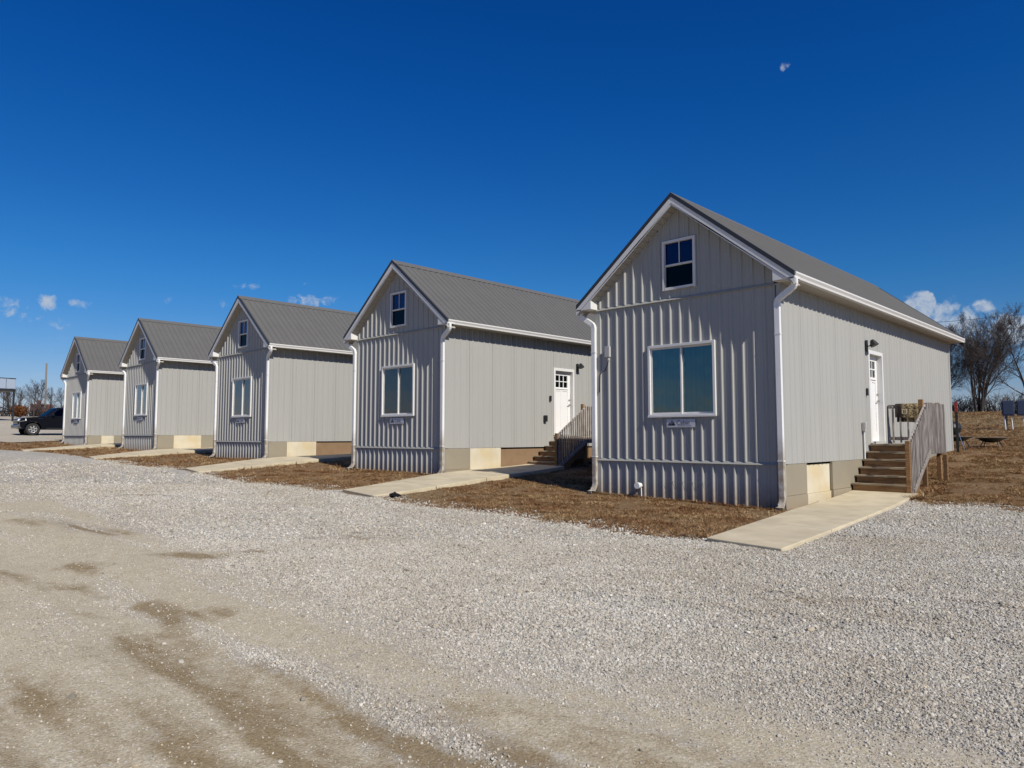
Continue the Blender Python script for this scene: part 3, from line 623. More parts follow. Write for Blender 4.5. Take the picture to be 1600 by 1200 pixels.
        def gut():
            m = MB(); prof = [(.285, 3.385), (.385, 3.385), (.392, 3.425), (.418, 3.470), (.418, 3.500), (.405, 3.500), (.400, 3.475), (.372, 3.43), (.37, 3.40), (.30, 3.40), (.30, 3.50), (.285, 3.50)]
            m.prism([(o(a), -.235, b) for a, b in prof], (0, LEN+OV+.20, 0)); m.prism([(o(a), -.238, b) for a, b in ((.286, 3.386), (.384, 3.386), (.417, 3.470), (.417, 3.499), (.286, 3.499))], (0, .006, 0))
            m.prism([(o(.284), LEN+OV-.036, 3.386), (o(.417), LEN+OV-.036, 3.386), (o(.417), LEN+OV-.036, 3.499), (o(.284), LEN+OV-.036, 3.499)], (0, .005, 0)); return m.fix('gutter', M['white'])
        link('gutter', cached(('gt', sgn), gut), cab, loc, .003)
        zg = float(h0(x+xa, y-.1))-z
        P = spout_path(sgn, zg); rr = [1.0 + (.07 if (i % 2 and 2 <= i <= 11) else 0) for i in range(len(P))]
        MB().tube(P, rr, rect=(.052, .038)).build('downspout', M['downspout'], cab, loc, bevel=.006)
        for zz in (2.4, 0.05): MB().box(P[14][0]-.058, P[14][0]+.058, -.112, -.03, zz, zz+.025).build('strap', M['white'], cab, loc)
    window_lower(cab, loc); window_upper(cab, loc)
    # cabin name plate below the window
    sx = 1.81; sz = .70
    sg = MB().box(sx, sx+.66, -.040, -.034, sz, sz+.165).build('name_plate', M['signplate'], cab, loc)
    m = MB()
    for a, b, c in ((.02, .10, .07), (.07, .12, .115), (.12, .10, .08)): m.prism([(sx+a, -.0435, sz+.04), (sx+a+b, -.0435, sz+.04), (sx+a+b/2, -.0435, sz+.04+c)], (0, .003, 0))
    m.build('mountain_logo', M['signink'], sg)
    cu = bpy.data.curves.new('lettering', 'FONT'); cu.body = 'Cabin'; cu.size = .13; cu.extrude = .0012; cu.align_x = 'LEFT'
    tx = bpy.data.objects.new('lettering', cu); COL.objects.link(tx); me = bpy.data.meshes.new_from_object(tx); bpy.data.objects.remove(tx)
    me.materials.clear(); me.materials.append(M['signink']); t = link('lettering', me, sg); t.rotation_euler = (R(90), 0, 0); t.location = (sx+.235, -.042, sz+.055)
    MB().box(sx+.26, sx+.58, -.043, -.040, sz+.028, sz+.034).build('rule_line', M['signink'], sg)
    # keypad, outlet box and lamp beside the door
    ly = 4.60 if idx == 0 else dy+1.20; lz = 2.62
    lm = MB().box(S+.02, S+.05, ly-.05, ly+.05, lz-.14, lz+.12).tube([(S+.05, ly, lz-.02), (S+.10, ly, lz-.02), (S+.16, ly, lz+.06)], .014, 6).build('wall_lamp', M['black'], cab, loc)
    MB().tube([(S+.15, ly, lz+.12), (S+.16, ly, lz+.09), (S+.21, ly, lz-.02)], [.03, .055, .095], 12).build('lamp_shade', M['black'], lm)
    ky = dy-.18; MB().box(S+.02, S+.055, ky-.04, ky+.04, 1.45, 1.62).build('keypad', M['black'], cab, loc, bevel=.008)
    oy = 4.20 if idx == 0 else 4.12; oz = .72 if idx == 0 else .88
    ob = MB().box(S+.02, S+.09, oy-.06, oy+.06, oz-.09, oz+.11).box(S+.09, S+.10, oy-.05, oy+.05, oz-.02, oz+.10).build('outlet_box', M['grey'] if idx == 0 else M['black'], cab, loc, bevel=.006)
    if idx == 0: MB().tube([(S+.045, oy, oz-.09), (S+.045, oy, -.1), (S+.04, oy+.02, -.8)], .014, 6).build('conduit', M['pvc'], ob)
    if idx == 0:
        cb = MB().box(.27, .40, -.10, -.031, 2.28, 2.52).box(.33, .375, -.085, -.03, 2.20, 2.28).build('cable_box', M['grey'], cab, loc, bevel=.006)
        MB().tube([(.36, -.07, 2.22), (.34, -.08, 2.10), (.25, -.07, 1.98), (.16, -.05, 1.96), (.10, -.04, 1.90), (.08, -.045, 1.5)], .010, 6).build('cable', M['black'], cb, smooth=True)
        vp = MB().tube([(1.13, -.02, -.53), (1.13, -.13, -.53)], .055, 14).tube([(1.13, -.10, -.53), (1.13, -.16, -.53)], .068, 14).build('vent_cap', M['pvc'], cab, loc)
        MB().tube([(1.17, -.05, -.58), (1.18, -.05, -.95)], .012, 6).build('vent_drain', M['pvc'], vp)
        MB().box(1.80, 2.72, -.036, -.0315, -.42, -.412).build('hatch_seam', M['trimgrey'], cab, loc)
    return cab
CAB = [(-9.885,12.999,1.084), (-19.279,12.839,1.268), (-28.490,12.415,1.407), (-38.382,12.135,1.651), (-47.667,11.866,1.639)]
LAB = ['nearest grey metal cabin with white cable box and round vent cap on its gable front',
       'second cabin from the right, its wooden steps rising beside a brown skirt board',
       'middle cabin of the five, grey siding, half its side hidden behind the second cabin',
       'fourth cabin from the right, just right of the farthest, short grey side',
       'farthest cabin, smallest in the row, with the black pickup truck parked past its left corner']
for i in range(5): make_cabin(i, CAB[i], LAB[i])

# ------------------------------------------------------------------ concrete walks
def walk(i, near_l, near_r, label):
    cx, cy, cz = CAB[i]; rx = cx+S
    L0 = (rx+near_l[0], cy+near_l[1]); R0 = (rx+near_r[0], cy+near_r[1])
    Lm = (rx+.24 if i == 0 else rx+.12, cy-.35); L1 = (rx+.02, cy+3.40); R1 = (rx+1.42, cy+3.40)
    if i == 0: R1 = (rx+1.30, cy+3.40)
    root = empty('concrete_walk', (*((np.array(L0)+np.array(R0))/2), float(h0(*L0))), label, 'walkway', 'concrete walks beside the cabins')
    left = [L0, Lm, L1]; seg = [0, .36, .70, 1.]
    def lerp(a, b, t): return (a[0]+(b[0]-a[0])*t, a[1]+(b[1]-a[1])*t)
    def lpt(t):
        y = L0[1]+(L1[1]-L0[1])*t; xs_ = [L0[1], Lm[1], L1[1]]; return (float(np.interp(y, xs_, [L0[0], Lm[0], L1[0]])), y)
    ks = [0, .26, .51, .76, 1.]
    top = lambda p: float(h0(*p)) + .045 + (.07*min(max((p[1]-L0[1])/4, 0), 1) if i else .015)
    for a, b in zip(ks[:-1], ks[1:]):
        m = MB(); n = 4; rows = []
        for k in range(n+1):
            t = a+.0015+(b-a-.003)*k/n; l = lpt(t); r = lerp(R0, R1, t); rows.append((l, r))
        for (l0, r0), (l1, r1) in zip(rows[:-1], rows[1:]):
            A = (*l0, top(l0)); B_ = (*r0, top(r0)); C_ = (*r1, top(r1)); D = (*l1, top(l1)); lo = lambda p: (p[0], p[1], p[2]-.25)
            m.quad(A, B_, C_, D); m.quad(B_, lo(B_), lo(C_), C_); m.quad(A, D, lo(D), lo(A))
        l, r = rows[0]; m.quad((*l, top(l)), (*l, top(l)-.25), (*r, top(r)-.25), (*r, top(r)))
        l, r = rows[-1]; m.quad((*l, top(l)), (*r, top(r)), (*r, top(r)-.25), (*l, top(l)-.25))
        o = m.build('slab', M['concrete'], root); o.matrix_parent_inverse = Matrix.Translation(root.location).inverted()
        md = o.modifiers.new('bevel', 'BEVEL'); md.width = .012; md.segments = 2; md.limit_method = 'ANGLE'; md.angle_limit = R(50)
NL = [(.66,-4.10,1.78,-4.28), (.95,-3.80,2.40,-4.0), (1.40,-3.45,2.90,-3.65), (1.9,-3.25,3.3,-3.45), (1.9,-3.4,3.4,-3.6)]
WLAB = ['nearest concrete walk, widest slab, ending at the wooden steps on the right', 'concrete walk beside the second cabin, leading to its shaded steps', 'concrete walk along the middle cabin, third from the right',
        'pale concrete walk beside the fourth cabin', 'thin distant concrete walk beside the farthest cabin']
for i, (a, b, c, d) in enumerate(NL): walk(i, (a, b), (c, d), WLAB[i])

# ------------------------------------------------------------------ wooden entry steps (first two cabins)
def steps(i, label):
    cx, cy, cz = CAB[i]; g = float(h0(cx+S+.6, cy+3.3)); zg = g+.06-cz
    st = empty('entry_steps', (cx+S, cy+3.35, g), label, 'stairs', 'wooden entry stairs'); o0 = (0, -3.35, cz-g)
    dz = (.34-zg)/6; X0, X1 = .03, 1.17; yb = 3.35; run = .25; yd = yb+5*run; ye = 6.1
    def P(m, name, mt, bev=.004, par=None): return m.build(name, mt, par or st, o0 if par is None else None, bevel=bev)
    for k in range(6):
        y = yb+k*run; P(MB().box(X0+.02, X1-.005, y, y+.032, zg+k*dz+(.004 if k else -.15), zg+(k+1)*dz-.040), 'riser', M['wood'])
        if k < 5:
            P(MB().box(X0, X1, y-.028, y+.118, zg+(k+1)*dz-.036, zg+(k+1)*dz), 'tread', M['tread']); P(MB().box(X0, X1, y+.124, y+.25, zg+(k+1)*dz-.036, zg+(k+1)*dz-.001), 'tread', M['tread'])
    for xs_ in (X0+.02, X1-.045):
        pts = [(xs_, yb+.034, zg-.15), (xs_, yb+.034, zg+dz-.04)]
        for k in range(1, 6): pts += [(xs_, yb+k*run+.034, zg+k*dz-.04), (xs_, yb+k*run+.034, zg+(k+1)*dz-.04)]
        pts += [(xs_, yd+.12, .30), (xs_, yd+.12, .04), (xs_, yb+.45, zg-.15)]
        P(MB().prism(pts, (.038, 0, 0)), 'stringer', M['wood'])
    k = 0; y = yd
    while y < ye-.05:
        P(MB().box(X0, X1+.02, y-(.028 if k == 0 else 0), min(y+.138, ye), .304, .34), 'deck_board', M['tread'], .003); y += .144; k += 1
    P(MB().box(X1-.03, X1+.008, yd+.04, ye, .12, .302), 'rim_joist', M['wood']); P(MB().box(X0, X1-.032, ye-.038, ye, .12, .302), 'rim_joist', M['wood'])
    gz = lambda y: float(h0(cx+S+1.1, cy+y))-cz-.15
    P(MB().box(X1-.06, X1+.028, yb-.03, yb+.058, zg-.05, .42), 'post', M['wood'], .006)
    P(MB().box(X1-.125, X1-.035, yd+.04, yd+.13, .342, 1.33), 'post', M['wood'], .006)
    P(MB().box(X1-.125, X1-.035, ye-.13, ye-.042, gz(ye), 1.30), 'post', M['wood'], .006)
    P(MB().box(X1+.075, X1+.155, ye-.42, ye-.33, gz(ye), .10), 'post', M['wood'], .006)
    P(MB().box(X1-.125, X1-.035, yd+.16, yd+.25, gz(yd), .115), 'post', M['wood'], .006)
    # outer rails
    P(MB().box(X1-.030, X1+.008, yd+.13, ye-.13, 1.16, 1.25), 'rail', M['rail'])
    slope = (1.22-.36)/(yd+.1-yb)
    P(MB().prism([(X1-.030, yb, .28), (X1-.030, yb, .37), (X1-.030, yd+.1, .37+slope*(yd+.1-yb)), (X1-.030, yd+.1, .28+slope*(yd+.1-yb))], (.038, 0, 0)), 'rail', M['rail'])
    P(MB().prism([(X1+.052, yb+.05, zg-.02), (X1+.052, yb+.05, zg+.09), (X1+.052, yd+.1, .24), (X1+.052, yd+.1, .13)], (.03, 0, 0)), 'rail', M['rail'])
    n = 13
    for k in range(n):
        y = yb+.02+(yd+.06-yb)*k/n; zt = .385+slope*(y-yb)
        P(MB().box(X1+.010, X1+.048, y, y+.038, zg-.02+(.15-zg)*(y-yb)/(yd-yb+.1)-.02, zt+random.uniform(-.008, .008)), 'baluster', M['rail'], .003)
    n = 15
    for k in range(n):
        y = yd+.09+(ye-yd-.11)*k/(n-1); P(MB().box(X1+.010, X1+.048, y, y+.038, .13+random.uniform(-.012, .006), 1.26+random.uniform(-.006, .008)), 'baluster', M['rail'], .003)
    # far rail
    P(MB().box(.03, X1-.13, ye-.10, ye-.062, 1.19, 1.28), 'rail', M['rail']); P(MB().box(.03, X1-.13, ye-.10, ye-.062, .42, .50), 'rail', M['rail'])
    for k in range(6):
        x = .12+k*.165; P(MB().box(x, x+.036, ye-.14, ye-.102, .36, 1.25), 'baluster', M['rail'], .003)
steps(0, 'weathered wooden steps and deck at the nearest cabin, with a dark rug on the rail')
steps(1, 'wooden steps beside the second cabin, rail side in deep shade, nothing on the rail')

# rug hung over the far rail
def rug_material():
    m = mat('dark_patterned_rug', (.030,.022,.018), .95, bump=.5, bscale=80); nt = m.node_tree; N = nt.nodes.new; L = nt.links.new; b = nt.nodes['Principled BSDF']
    g = N('ShaderNodeTexCoord'); v = N('ShaderNodeTexVoronoi'); v.inputs['Scale'].default_value = 26; L(g.outputs['Object'], v.inputs[0])
    r = N('ShaderNodeMapRange'); L(v.outputs['Distance'], r.inputs[0]); r.inputs[1].default_value = .30; r.inputs[2].default_value = .5
    sp = N('ShaderNodeSeparateXYZ'); L(g.outputs['Object'], sp.inputs[0]); q = N('ShaderNodeMapRange'); L(sp.outputs[0], q.inputs[0]); q.inputs[1].default_value = .33; q.inputs[2].default_value = .42
    k = N('ShaderNodeMath'); k.operation = 'MULTIPLY'; L(r.outputs[0], k.inputs[0]); L(q.outputs[0], k.inputs[1])
    x = N('ShaderNodeMix'); x.data_type = 'RGBA'; L(k.outputs[0], x.inputs[0]); x.inputs[6].default_value = (.030,.022,.018,1); x.inputs[7].default_value = (.30,.23,.12,1)
    L(x.outputs[2], b.inputs['Base Color']); return m
def rug():
    cx, cy, cz = CAB[0]; m = MB(); n = 16
    prof = [(-.16, .96), (-.165, 1.10), (-.155, 1.24), (-.13, 1.295), (-.08, 1.305), (-.04, 1.29), (-.02, 1.2), (-.015, .95), (-.02, .85)]
    for k in range(n):
        for (ya, za), (yb, zb) in zip(prof[:-1], prof[1:]):
            def pt(kk, y, z): u = kk/n; return (.20+.55*u, y+.008*math.sin(kk*1.3+z*5), z+.012*math.sin(u*3+1)*(z < 1.2))
            m.quad(pt(k, ya, za), pt(k+1, ya, za), pt(k+1, yb, zb), pt(k, yb, zb))
    me = m.fix('rug', rug_material()); o = link('rug', me); o.location = (cx+S, cy+6.1, cz)
    s_ = o.modifiers.new('thick', 'SOLIDIFY'); s_.thickness = .012
    tag(o, 'dark rug with a tan mottled half hung over the deck rail', 'rug')
    bars(MB(), .36, .47, 1.06, 1.17, .014, -.185, -.172).build('square_emblem', M['cream'], o)
rug()

# ------------------------------------------------------------------ small things behind the nearest cabin
def marker():
    x, y = -5.30, 24.35; z = float(h0(x, y)); e = empty('marker_post', (x, y, z), 'slim dark marker post with red top by the rear cabin corner', 'post')
    MB().box(-.035, .035, -.012, .012, -.3, 1.20).build('shaft', M['black'], e); MB().box(-.036, .036, -.013, .013, 1.20, 1.50).build('cap', M['redtip'], e)
marker()
def fire_pit(x, y, label):
    z = float(h0(x, y)); e = empty('fire_pit', (x, y, z), label, 'fire pit', 'round steel fire pits'); e.scale = (1.12, 1.12, 1.0)
    m = MB(); n = 20
    rings = [(.40, .30), (.38, .32), (.33, .30), (.26, .24), (.15, .19), (.02, .17)]
    for (r0, z0), (r1, z1) in zip(rings[:-1], rings[1:]):
        for k in range(n):
            a, b = 2*math.pi*k/n, 2*math.pi*(k+1)/n; c = lambda r, q, zz: (r*math.cos(q), r*math.sin(q), zz)
            m.quad(c(r0, a, z0), c(r0, b, z0), c(r1, b, z1), c(r1, a, z1))
    o = m.build('bowl', M['black'], e, smooth=True); o.modifiers.new('thick', 'SOLIDIFY').thickness = .012
    for k in range(4):
        a = math.pi/4+k*math.pi/2; c, s_ = math.cos(a), math.sin(a)
        MB().tube([(.22*c, .22*s_, .24), (.30*c, .30*s_, .10), (.36*c, .36*s_, -.02)], .014, 6).build('leg', M['black'], e)
    MB().tube([(.40*math.cos(q), .40*math.sin(q), .315) for q in np.linspace(0, 2*math.pi, 21)], .012, 5, cap=False).build('rim', M['black'], e)
fire_pit(-5.12, 27.95, 'round black fire pit bowl standing alone in the brown grass')
fire_pit(-6.20, 28.5, 'black fire pit partly hidden beside the rear cabin corner')
def grill():
    x, y = -5.72, 25.6; z = float(h0(x, y)); e = empty('kettle_grill', (x, y, z), 'black kettle grill peeking out behind the nearest cabin', 'grill')
    def lathe(pr, name):
        m = MB(); n = 18
        for (r0, z0), (r1, z1) in zip(pr[:-1], pr[1:]):
            for k in range(n):
                a, b = 2*math.pi*k/n, 2*math.pi*(k+1)/n; m.quad((r0*math.cos(a), r0*math.sin(a), z0), (r0*math.cos(b), r0*math.sin(b), z0), (r1*math.cos(b), r1*math.sin(b), z1), (r1*math.cos(a), r1*math.sin(a), z1))
        return m.build(name, M['black'], e, smooth=True)
    lathe([(.03, .42), (.16, .46), (.25, .56), (.27, .66)], 'bowl'); lid = lathe([(.275, .665), (.25, .77), (.16, .85), (.02, .88)], 'lid')
    MB().tube([(-.05, 0, .88), (-.05, 0, .92), (.05, 0, .92), (.05, 0, .88)], .01, 5).build('handle', M['black'], lid)
    for k in range(3):
        a = 2*math.pi*k/3+.3; MB().tube([(.18*math.cos(a), .18*math.sin(a), .5), (.32*math.cos(a), .32*math.sin(a), 0)], .012, 6).build('leg', M['chrome'], e)
grill()
def meter():
    x, y = -7.05, 44.7; z = float(h0(x, y)); e = empty('meter_pedestal', (x, y, z), 'navy electrical boxes on timber posts in the field at right', 'utility box', rz=R(44-35))
    for s_ in (-.42, .42):
        MB().box(s_-.05, s_+.05, -.02, .06, -.3, 1.72).build('post', M['greypost'], e)
    MB().box(-.62, .62, -.012, .0, .80, 1.0).box(-.62, .62, -.012, .0, 1.35, 1.5).build('rail', M['greypost'], e)
    for a, b in ((-.58, -.06), (.04, .56)):
        bx = MB().box(a, b, -.24, -.02, .72, 1.50).build('enclosure', M['navy'], e, bevel=.02); MB().box(a+.05, b-.05, -.255, -.24, .80, 1.42).build('hatch', M['navy'], bx, bevel=.006)
    for xx in (-.50, -.20, .30): MB().tube([(xx, -.13, .72), (xx+.04, -.13, -.1)], .03, 8).build('conduit', M['pvc'], e)
    MB().tube([(0, .03, 1.3), (0, .03, 2.2)], .02, 6).build('mast', M['grey'], e)
meter()
def clod(x, y, s_, label):
    bm = bmesh.new(); bmesh.ops.create_icosphere(bm, subdivisions=2, radius=s_)
    for v in bm.verts: v.co *= .7+.6*random.random(); v.co.z *= .6
    me = bpy.data.meshes.new('clod'); bm.to_mesh(me); bm.free(); me.materials.append(M['dark']); o = link('dark_clod', me); o.location = (x, y, float(h0(x, y))+s_*.4); tag(o, label, 'clod')
clod(-12.35, 9.2, .11, 'black lump of soil at the near tip of the second walk')

# ------------------------------------------------------------------ pickup truck
def pickup():
    x, y = -59.4, 11.75; z = float(h0(x, y+2))+.0; T = empty('pickup_truck', (x, y, z), 'black pickup truck parked on gravel, nose left, partly behind farthest cabin', 'pickup truck')
    # local: y runs back from the front bumper, the driver's side faces +x
    W = .98; fy, ry = .84, 4.52; rw = .52
    def arc(cy, r, n=9): return [(cy-r*math.cos(math.pi*k/n), .42+r*math.sin(math.pi*k/n)) for k in range(n+1)]
    prof = [(.10, .55), (.05, .75), (.06, 1.02), (.14, 1.16), (.5, 1.23), (1.45, 1.30), (1.6, 1.32), (5.75, 1.34), (5.85, 1.3), (5.86, .62), (5.7, .52), (ry+rw, .45)]
    prof += [(a, b) for a, b in reversed(arc(ry, rw))][1:] if False else []
    rear = arc(ry, rw); front = arc(fy, rw)
    prof += rear[::-1] + [(ry-rw-.05, .38), (fy+rw+.05, .38)] + front[::-1] + [(fy-rw-.03, .45), (.25, .45)]
    m = MB(); m.prism([(-W, a, b) for a, b in prof], (2*W, 0, 0)); body = m.build('body', M['carpaint'], T, bevel=.07)
    # cabin greenhouse, tapered
    def house(y0, y1, y2, y3, z0, z1, w0, w1, name, mt, par, bev=.05):
        m = MB(); v = [(-w0, y0, z0), (w0, y0, z0), (w0, y3, z0), (-w0, y3, z0), (-w1, y1, z1), (w1, y1, z1), (w1, y2, z1), (-w1, y2, z1)]; m.v = v
        m.f = [(0,3,2,1),(4,5,6,7),(0,1,5,4),(1,2,6,5),(2,3,7,6),(3,0,4,7)]; return m.build(name, mt, par, bevel=bev)
    house(1.50, 2.30, 3.75, 4.0, 1.28, 1.95, .93, .74, 'cab_roof', M['carpaint'], T, .06)
    for s_ in (1, -1):
        def sd(a, b, c, d, za, zb):
            f = lambda zz: (.93-.19*(zz-1.28)/.67)+.006; return [(s_*f(za), a, za), (s_*f(za), b, za), (s_*f(zb), c, zb), (s_*f(zb), d, zb)]
        MB().prism(sd(1.92, 2.72, 2.72, 2.42, 1.36, 1.84), (s_*.004, 0, 0)).build('side_window', M['carglass'], T)
        MB().prism(sd(2.80, 3.62, 3.55, 2.80, 1.36, 1.84), (s_*.004, 0, 0)).build('side_window', M['carglass'], T)
        mr = MB().box(s_*.97 if s_ > 0 else -1.2, 1.2 if s_ > 0 else -.97, 1.95, 2.07, 1.36, 1.58).build('mirror', M['carpaint'], T, bevel=.03)
        MB().prism([(s_*.60, .04, .98), (s_*.99, .10, .94), (s_*1.0, .45, 1.0), (s_*.99, .42, 1.13), (s_*.62, .07, 1.12)], (0, -.05, 0)).build('headlight', M['lampglass'], T, bevel=.01)
        MB().box(min(s_*.982, s_*.99), max(s_*.982, s_*.99), 1.62, 3.95, .44, .50).build('side_step', M['black'], T)
        for yy in (2.76, 3.72): MB().box(min(s_*.981, s_*.988), max(s_*.981, s_*.988), yy, yy+.012, .50, 1.30).build('door_seam', M['dark'], T)
        for yy in (2.55, 3.5): MB().box(min(s_*.98, s_*1.01), max(s_*.98, s_*1.01), yy, yy+.16, 1.12, 1.15).build('door_handle', M['chrome'], T)
        MB().box(min(s_*.981, s_*.988), max(s_*.981, s_*.988), 1.15, 1.42, 1.14, 1.19).build('badge', M['chrome'], T)
    MB().prism([(-.82, 1.545, 1.34), (.82, 1.545, 1.34), (.70, 2.22, 1.90), (-.70, 2.22, 1.90)], (0, -.008, .008)).build('windshield', M['carglass'], T)
    g = MB().box(-.62, .62, -.0, .09, .74, 1.12).build('grille', M['black'], T, bevel=.02)
    for k in range(3): MB().box(-.58, .58, -.012, .0, .80+.1*k, .83+.1*k).build('grille_bar', M['chrome'], g)
    MB().prism([(-.97, .30, .47), (-.97, .30, .73), (-.97, -.02, .73), (-.97, -.08, .66), (-.97, -.08, .54), (-.97, -.02, .47)], (1.94, 0, 0)).build('bumper', M['bumper'], T, bevel=.03)
    for s_ in (1, -1):
        for cy in (fy, ry):
            m = MB(); n = 28; pr = [(.40, -.14), (.415, -.10), (.415, .10), (.40, .14), (.27, .145), (.26, .08)]
            for (r0, a0), (r1, a1) in zip(pr[:-1], pr[1:]):
                for k in range(n):
                    a, b = 2*math.pi*k/n, 2*math.pi*(k+1)/n
                    m.quad(*[(s_*(W-.13+ax), cy+r*math.cos(q), .415+r*math.sin(q)) for r, ax, q in ((r0, a0, a), (r0, a0, b), (r1, a1, b), (r1, a1, a))])
            ty = m.build('wheel', M['tyre'], T, smooth=False)
            m = MB(); X_ = s_*(W-.02)
            m.prism([(X_-s_*.06, cy+.262*math.cos(q), .415+.262*math.sin(q)) for q in np.linspace(0, 2*math.pi, 21)[:-1]], (-s_*.05, 0, 0)); m.build('brake_disc', M['black'], ty)
            m = MB()
            for k in range(6):
                q = k*math.pi/3+.2; d = Vector((0, math.cos(q), math.sin(q))); p_ = Vector((0, -d.z, d.y)); c = Vector((X_, cy, .415))
                m.prism([c+d*.03+p_*.05, c+d*.25+p_*.035, c+d*.25-p_*.035, c+d*.03-p_*.05], (-s_*.04, 0, 0))
            m.tube([(X_-s_*.03, cy+.25*math.cos(q), .415+.25*math.sin(q)) for q in np.linspace(0, 2*math.pi, 25)], .022, 5, cap=False); m.build('rim', M['alloy'], ty)
            MB().prism([(s_*(W-.30), cy+.50*math.cos(q), .415+.50*math.sin(q)) for q in np.linspace(0, 2*math.pi, 21)[:-1]], (s_*.04, 0, 0)).build('wheel_well', M['dark'], T)
pickup()

# ------------------------------------------------------------------ far left: stilted platform, pole, barn ; far right: wires
def platform():
    x, y = -85.2, 14.1; z = float(h0(x, y)); e = empty('lookout_platform', (x, y, z), 'raised lookout platform with pale rail panels on tall dark posts', 'platform', rz=R(10)); f = 6.2-z; w = 2.0
    MB().box(-w, w, -w-.3, w, f-.22, f).build('floor', M['black'], e)
    for sx in (-w+.1, w-.1):
        for sy in (-w, w-.1): MB().box(sx-.07, sx+.07, sy-.07, sy+.07, -.3, f-.22).build('leg', M['black'], e)
    MB().box(-w, w, -w-.06, -w, f+.98, f+1.06).box(w-.06, w, -w, w, f+.98, f+1.06).box(-w, w, w-.06, w, f+.98, f+1.06).build('rail', M['black'], e)
    for k in range(5): MB().box(w-.03, w-.01, -w+.8*k, -w+.8*k+.74, f+.04, f+.96).build('rail_panel', M['paleboard'], e)
    for k in range(5): MB().box(-w+.8*k, -w+.8*k+.74, w-.03, w-.01, f+.04, f+.96).build('rail_panel', M['paleboard'], e)
    MB().tube([(w-.1, -w, f*.3), (w-.1, w, f*.3)], .06, 4).tube([(w-.1, -w, f*.72), (w-.1, w, f*.30)], .05, 4).build('brace', M['black'], e)
platform()
def pole():
    x, y = -116.2, 26.4; z = float(h0(x, y)); o = MB().tube([(0, 0, -.3), (.15, -.1, 4), (.45, -.2, 11.75-z)], [.14, .12, .10], 8).build('utility_pole', M['greypost'], None, (x, y, z)); tag(o, 'tall bare timber pole rising behind the black pickup', 'pole')
pole()
def barn():
    x, y = -128.2, 28.6; z = float(h0(x, y)); e = empty('red_shed', (x, y, z), 'low red roofed shed beyond the pickup truck', 'shed', rz=R(-12)); hw_ = 1.25; ww = 1.9; t_ = 6.4-z
    m = MB(); m.prism([(ww, -hw_, -.3), (ww, -hw_, t_-1.0), (0, -hw_, t_-.05), (-ww, -hw_, t_-1.0), (-ww, -hw_, -.3)], (0, 2*hw_, 0)); m.build('wall', M['brick'], e)
    m = MB(); m.prism([(ww+.2, -hw_-.2, t_-1.08), (0, -hw_-.2, t_+.02), (-ww-.2, -hw_-.2, t_-1.08), (-ww-.2, -hw_-.2, t_-.98), (0, -hw_-.2, t_+.12), (ww+.2, -hw_-.2, t_-.98)], (0, 2*hw_+.4, 0)); m.build('roof', M['brick'], e)
    MB().box(-.3, .3, -hw_+.6, -hw_+1.2, t_-.3, t_+.7).build('chimney', M['brick'], e)
barn()
WIRES = [((-27.83,124.83,19.17),(-19.31,132.99,20.09),'topmost thin power line crossing the clouds at right'), ((-27.92,124.92,17.3),(-19.41,133.1,18.03),'middle power line of three crossing behind the tall bare tree'), ((-27.98,124.98,16.13),(-19.49,133.17,16.61),'lowest of the three power lines, just above the crowns')]
for a, b, l in WIRES:
    a = Vector(a); b = Vector(b); d = b-a; pts = [a+d*t+Vector((0, 0, .002*(t*11)**2)) for t in np.linspace(-6, 8, 24)]
    o = MB().tube(pts, .03, 4).build('power_line', M['black']); tag(o, l, 'power line', 'power lines at right')

# ------------------------------------------------------------------ bare trees
def tree_meshes(seed, height, spread=.5, stems=1, levels=4, trunk_r=.22, dens=1.0, upb=.09, low=.22):
    rnd = random.Random(seed); T = MB(); K = MB()
    def branch(p, d, length, r, lv, mb):
        n = max(3, int(3+length*.9)); pts = [p]; rad = [r]; dirs = [d]
        for i in range(n):
            wob = Vector((rnd.gauss(0, 1), rnd.gauss(0, 1), rnd.gauss(0, .7)))*(.085 if lv else .045)
            d = (d + wob + Vector((0, 0, upb if lv else .0))).normalized(); p = p + d*length/n
            pts.append(p); rad.append(max(r*(1-.80*(i+1)/n), .006)); dirs.append(d)
        mb.tube(pts, rad, 6 if lv == 0 else (4 if lv == 1 else 3), cap=False)
        if lv >= levels: return
        k = int((10, 8, 6, 5, 4)[lv]*dens) + rnd.randint(0, 2)
        for j in range(k):
            t_ = rnd.uniform(low if lv == 0 else .18, 1.0); i = min(int(t_*n), n-1); f = t_*n-i
            q = pts[i].lerp(pts[i+1], f); base = dirs[i]
            ax = Vector((rnd.gauss(0, 1), rnd.gauss(0, 1), rnd.gauss(0, .5))); ax = (ax-base*ax.dot(base)).normalized()
            ang = rnd.uniform(.35, .85)*(spread*1.3+.2); dd = (base*math.cos(ang)+ax*math.sin(ang)).normalized()
            L_ = length*(.62 if lv == 0 else .58)*(1.15-.55*t_)*rnd.uniform(.75, 1.2)
            branch(q, dd, L_, max(r*(1-.7*t_)*.5, .008), lv+1, K)
        # leader continuation
        if lv < levels: branch(pts[-1], dirs[-1], length*.35, rad[-1], lv+1, K)
    for s_ in range(stems):
        a = 6.28*s_/stems+rnd.uniform(-.5, .5); tilt = 0 if stems == 1 else .12+.22*rnd.random()
        branch(Vector((math.cos(a)*.25*(stems > 1), math.sin(a)*.25*(stems > 1), -.3)), Vector((math.cos(a)*tilt, math.sin(a)*tilt, 1)).normalized(), height*.72*rnd.uniform(.9, 1.05), trunk_r*(1 if s_ == 0 else .75), 0, T)
    return T.mesh('trunk', M['bark']), K.mesh('crown', M['twig'])
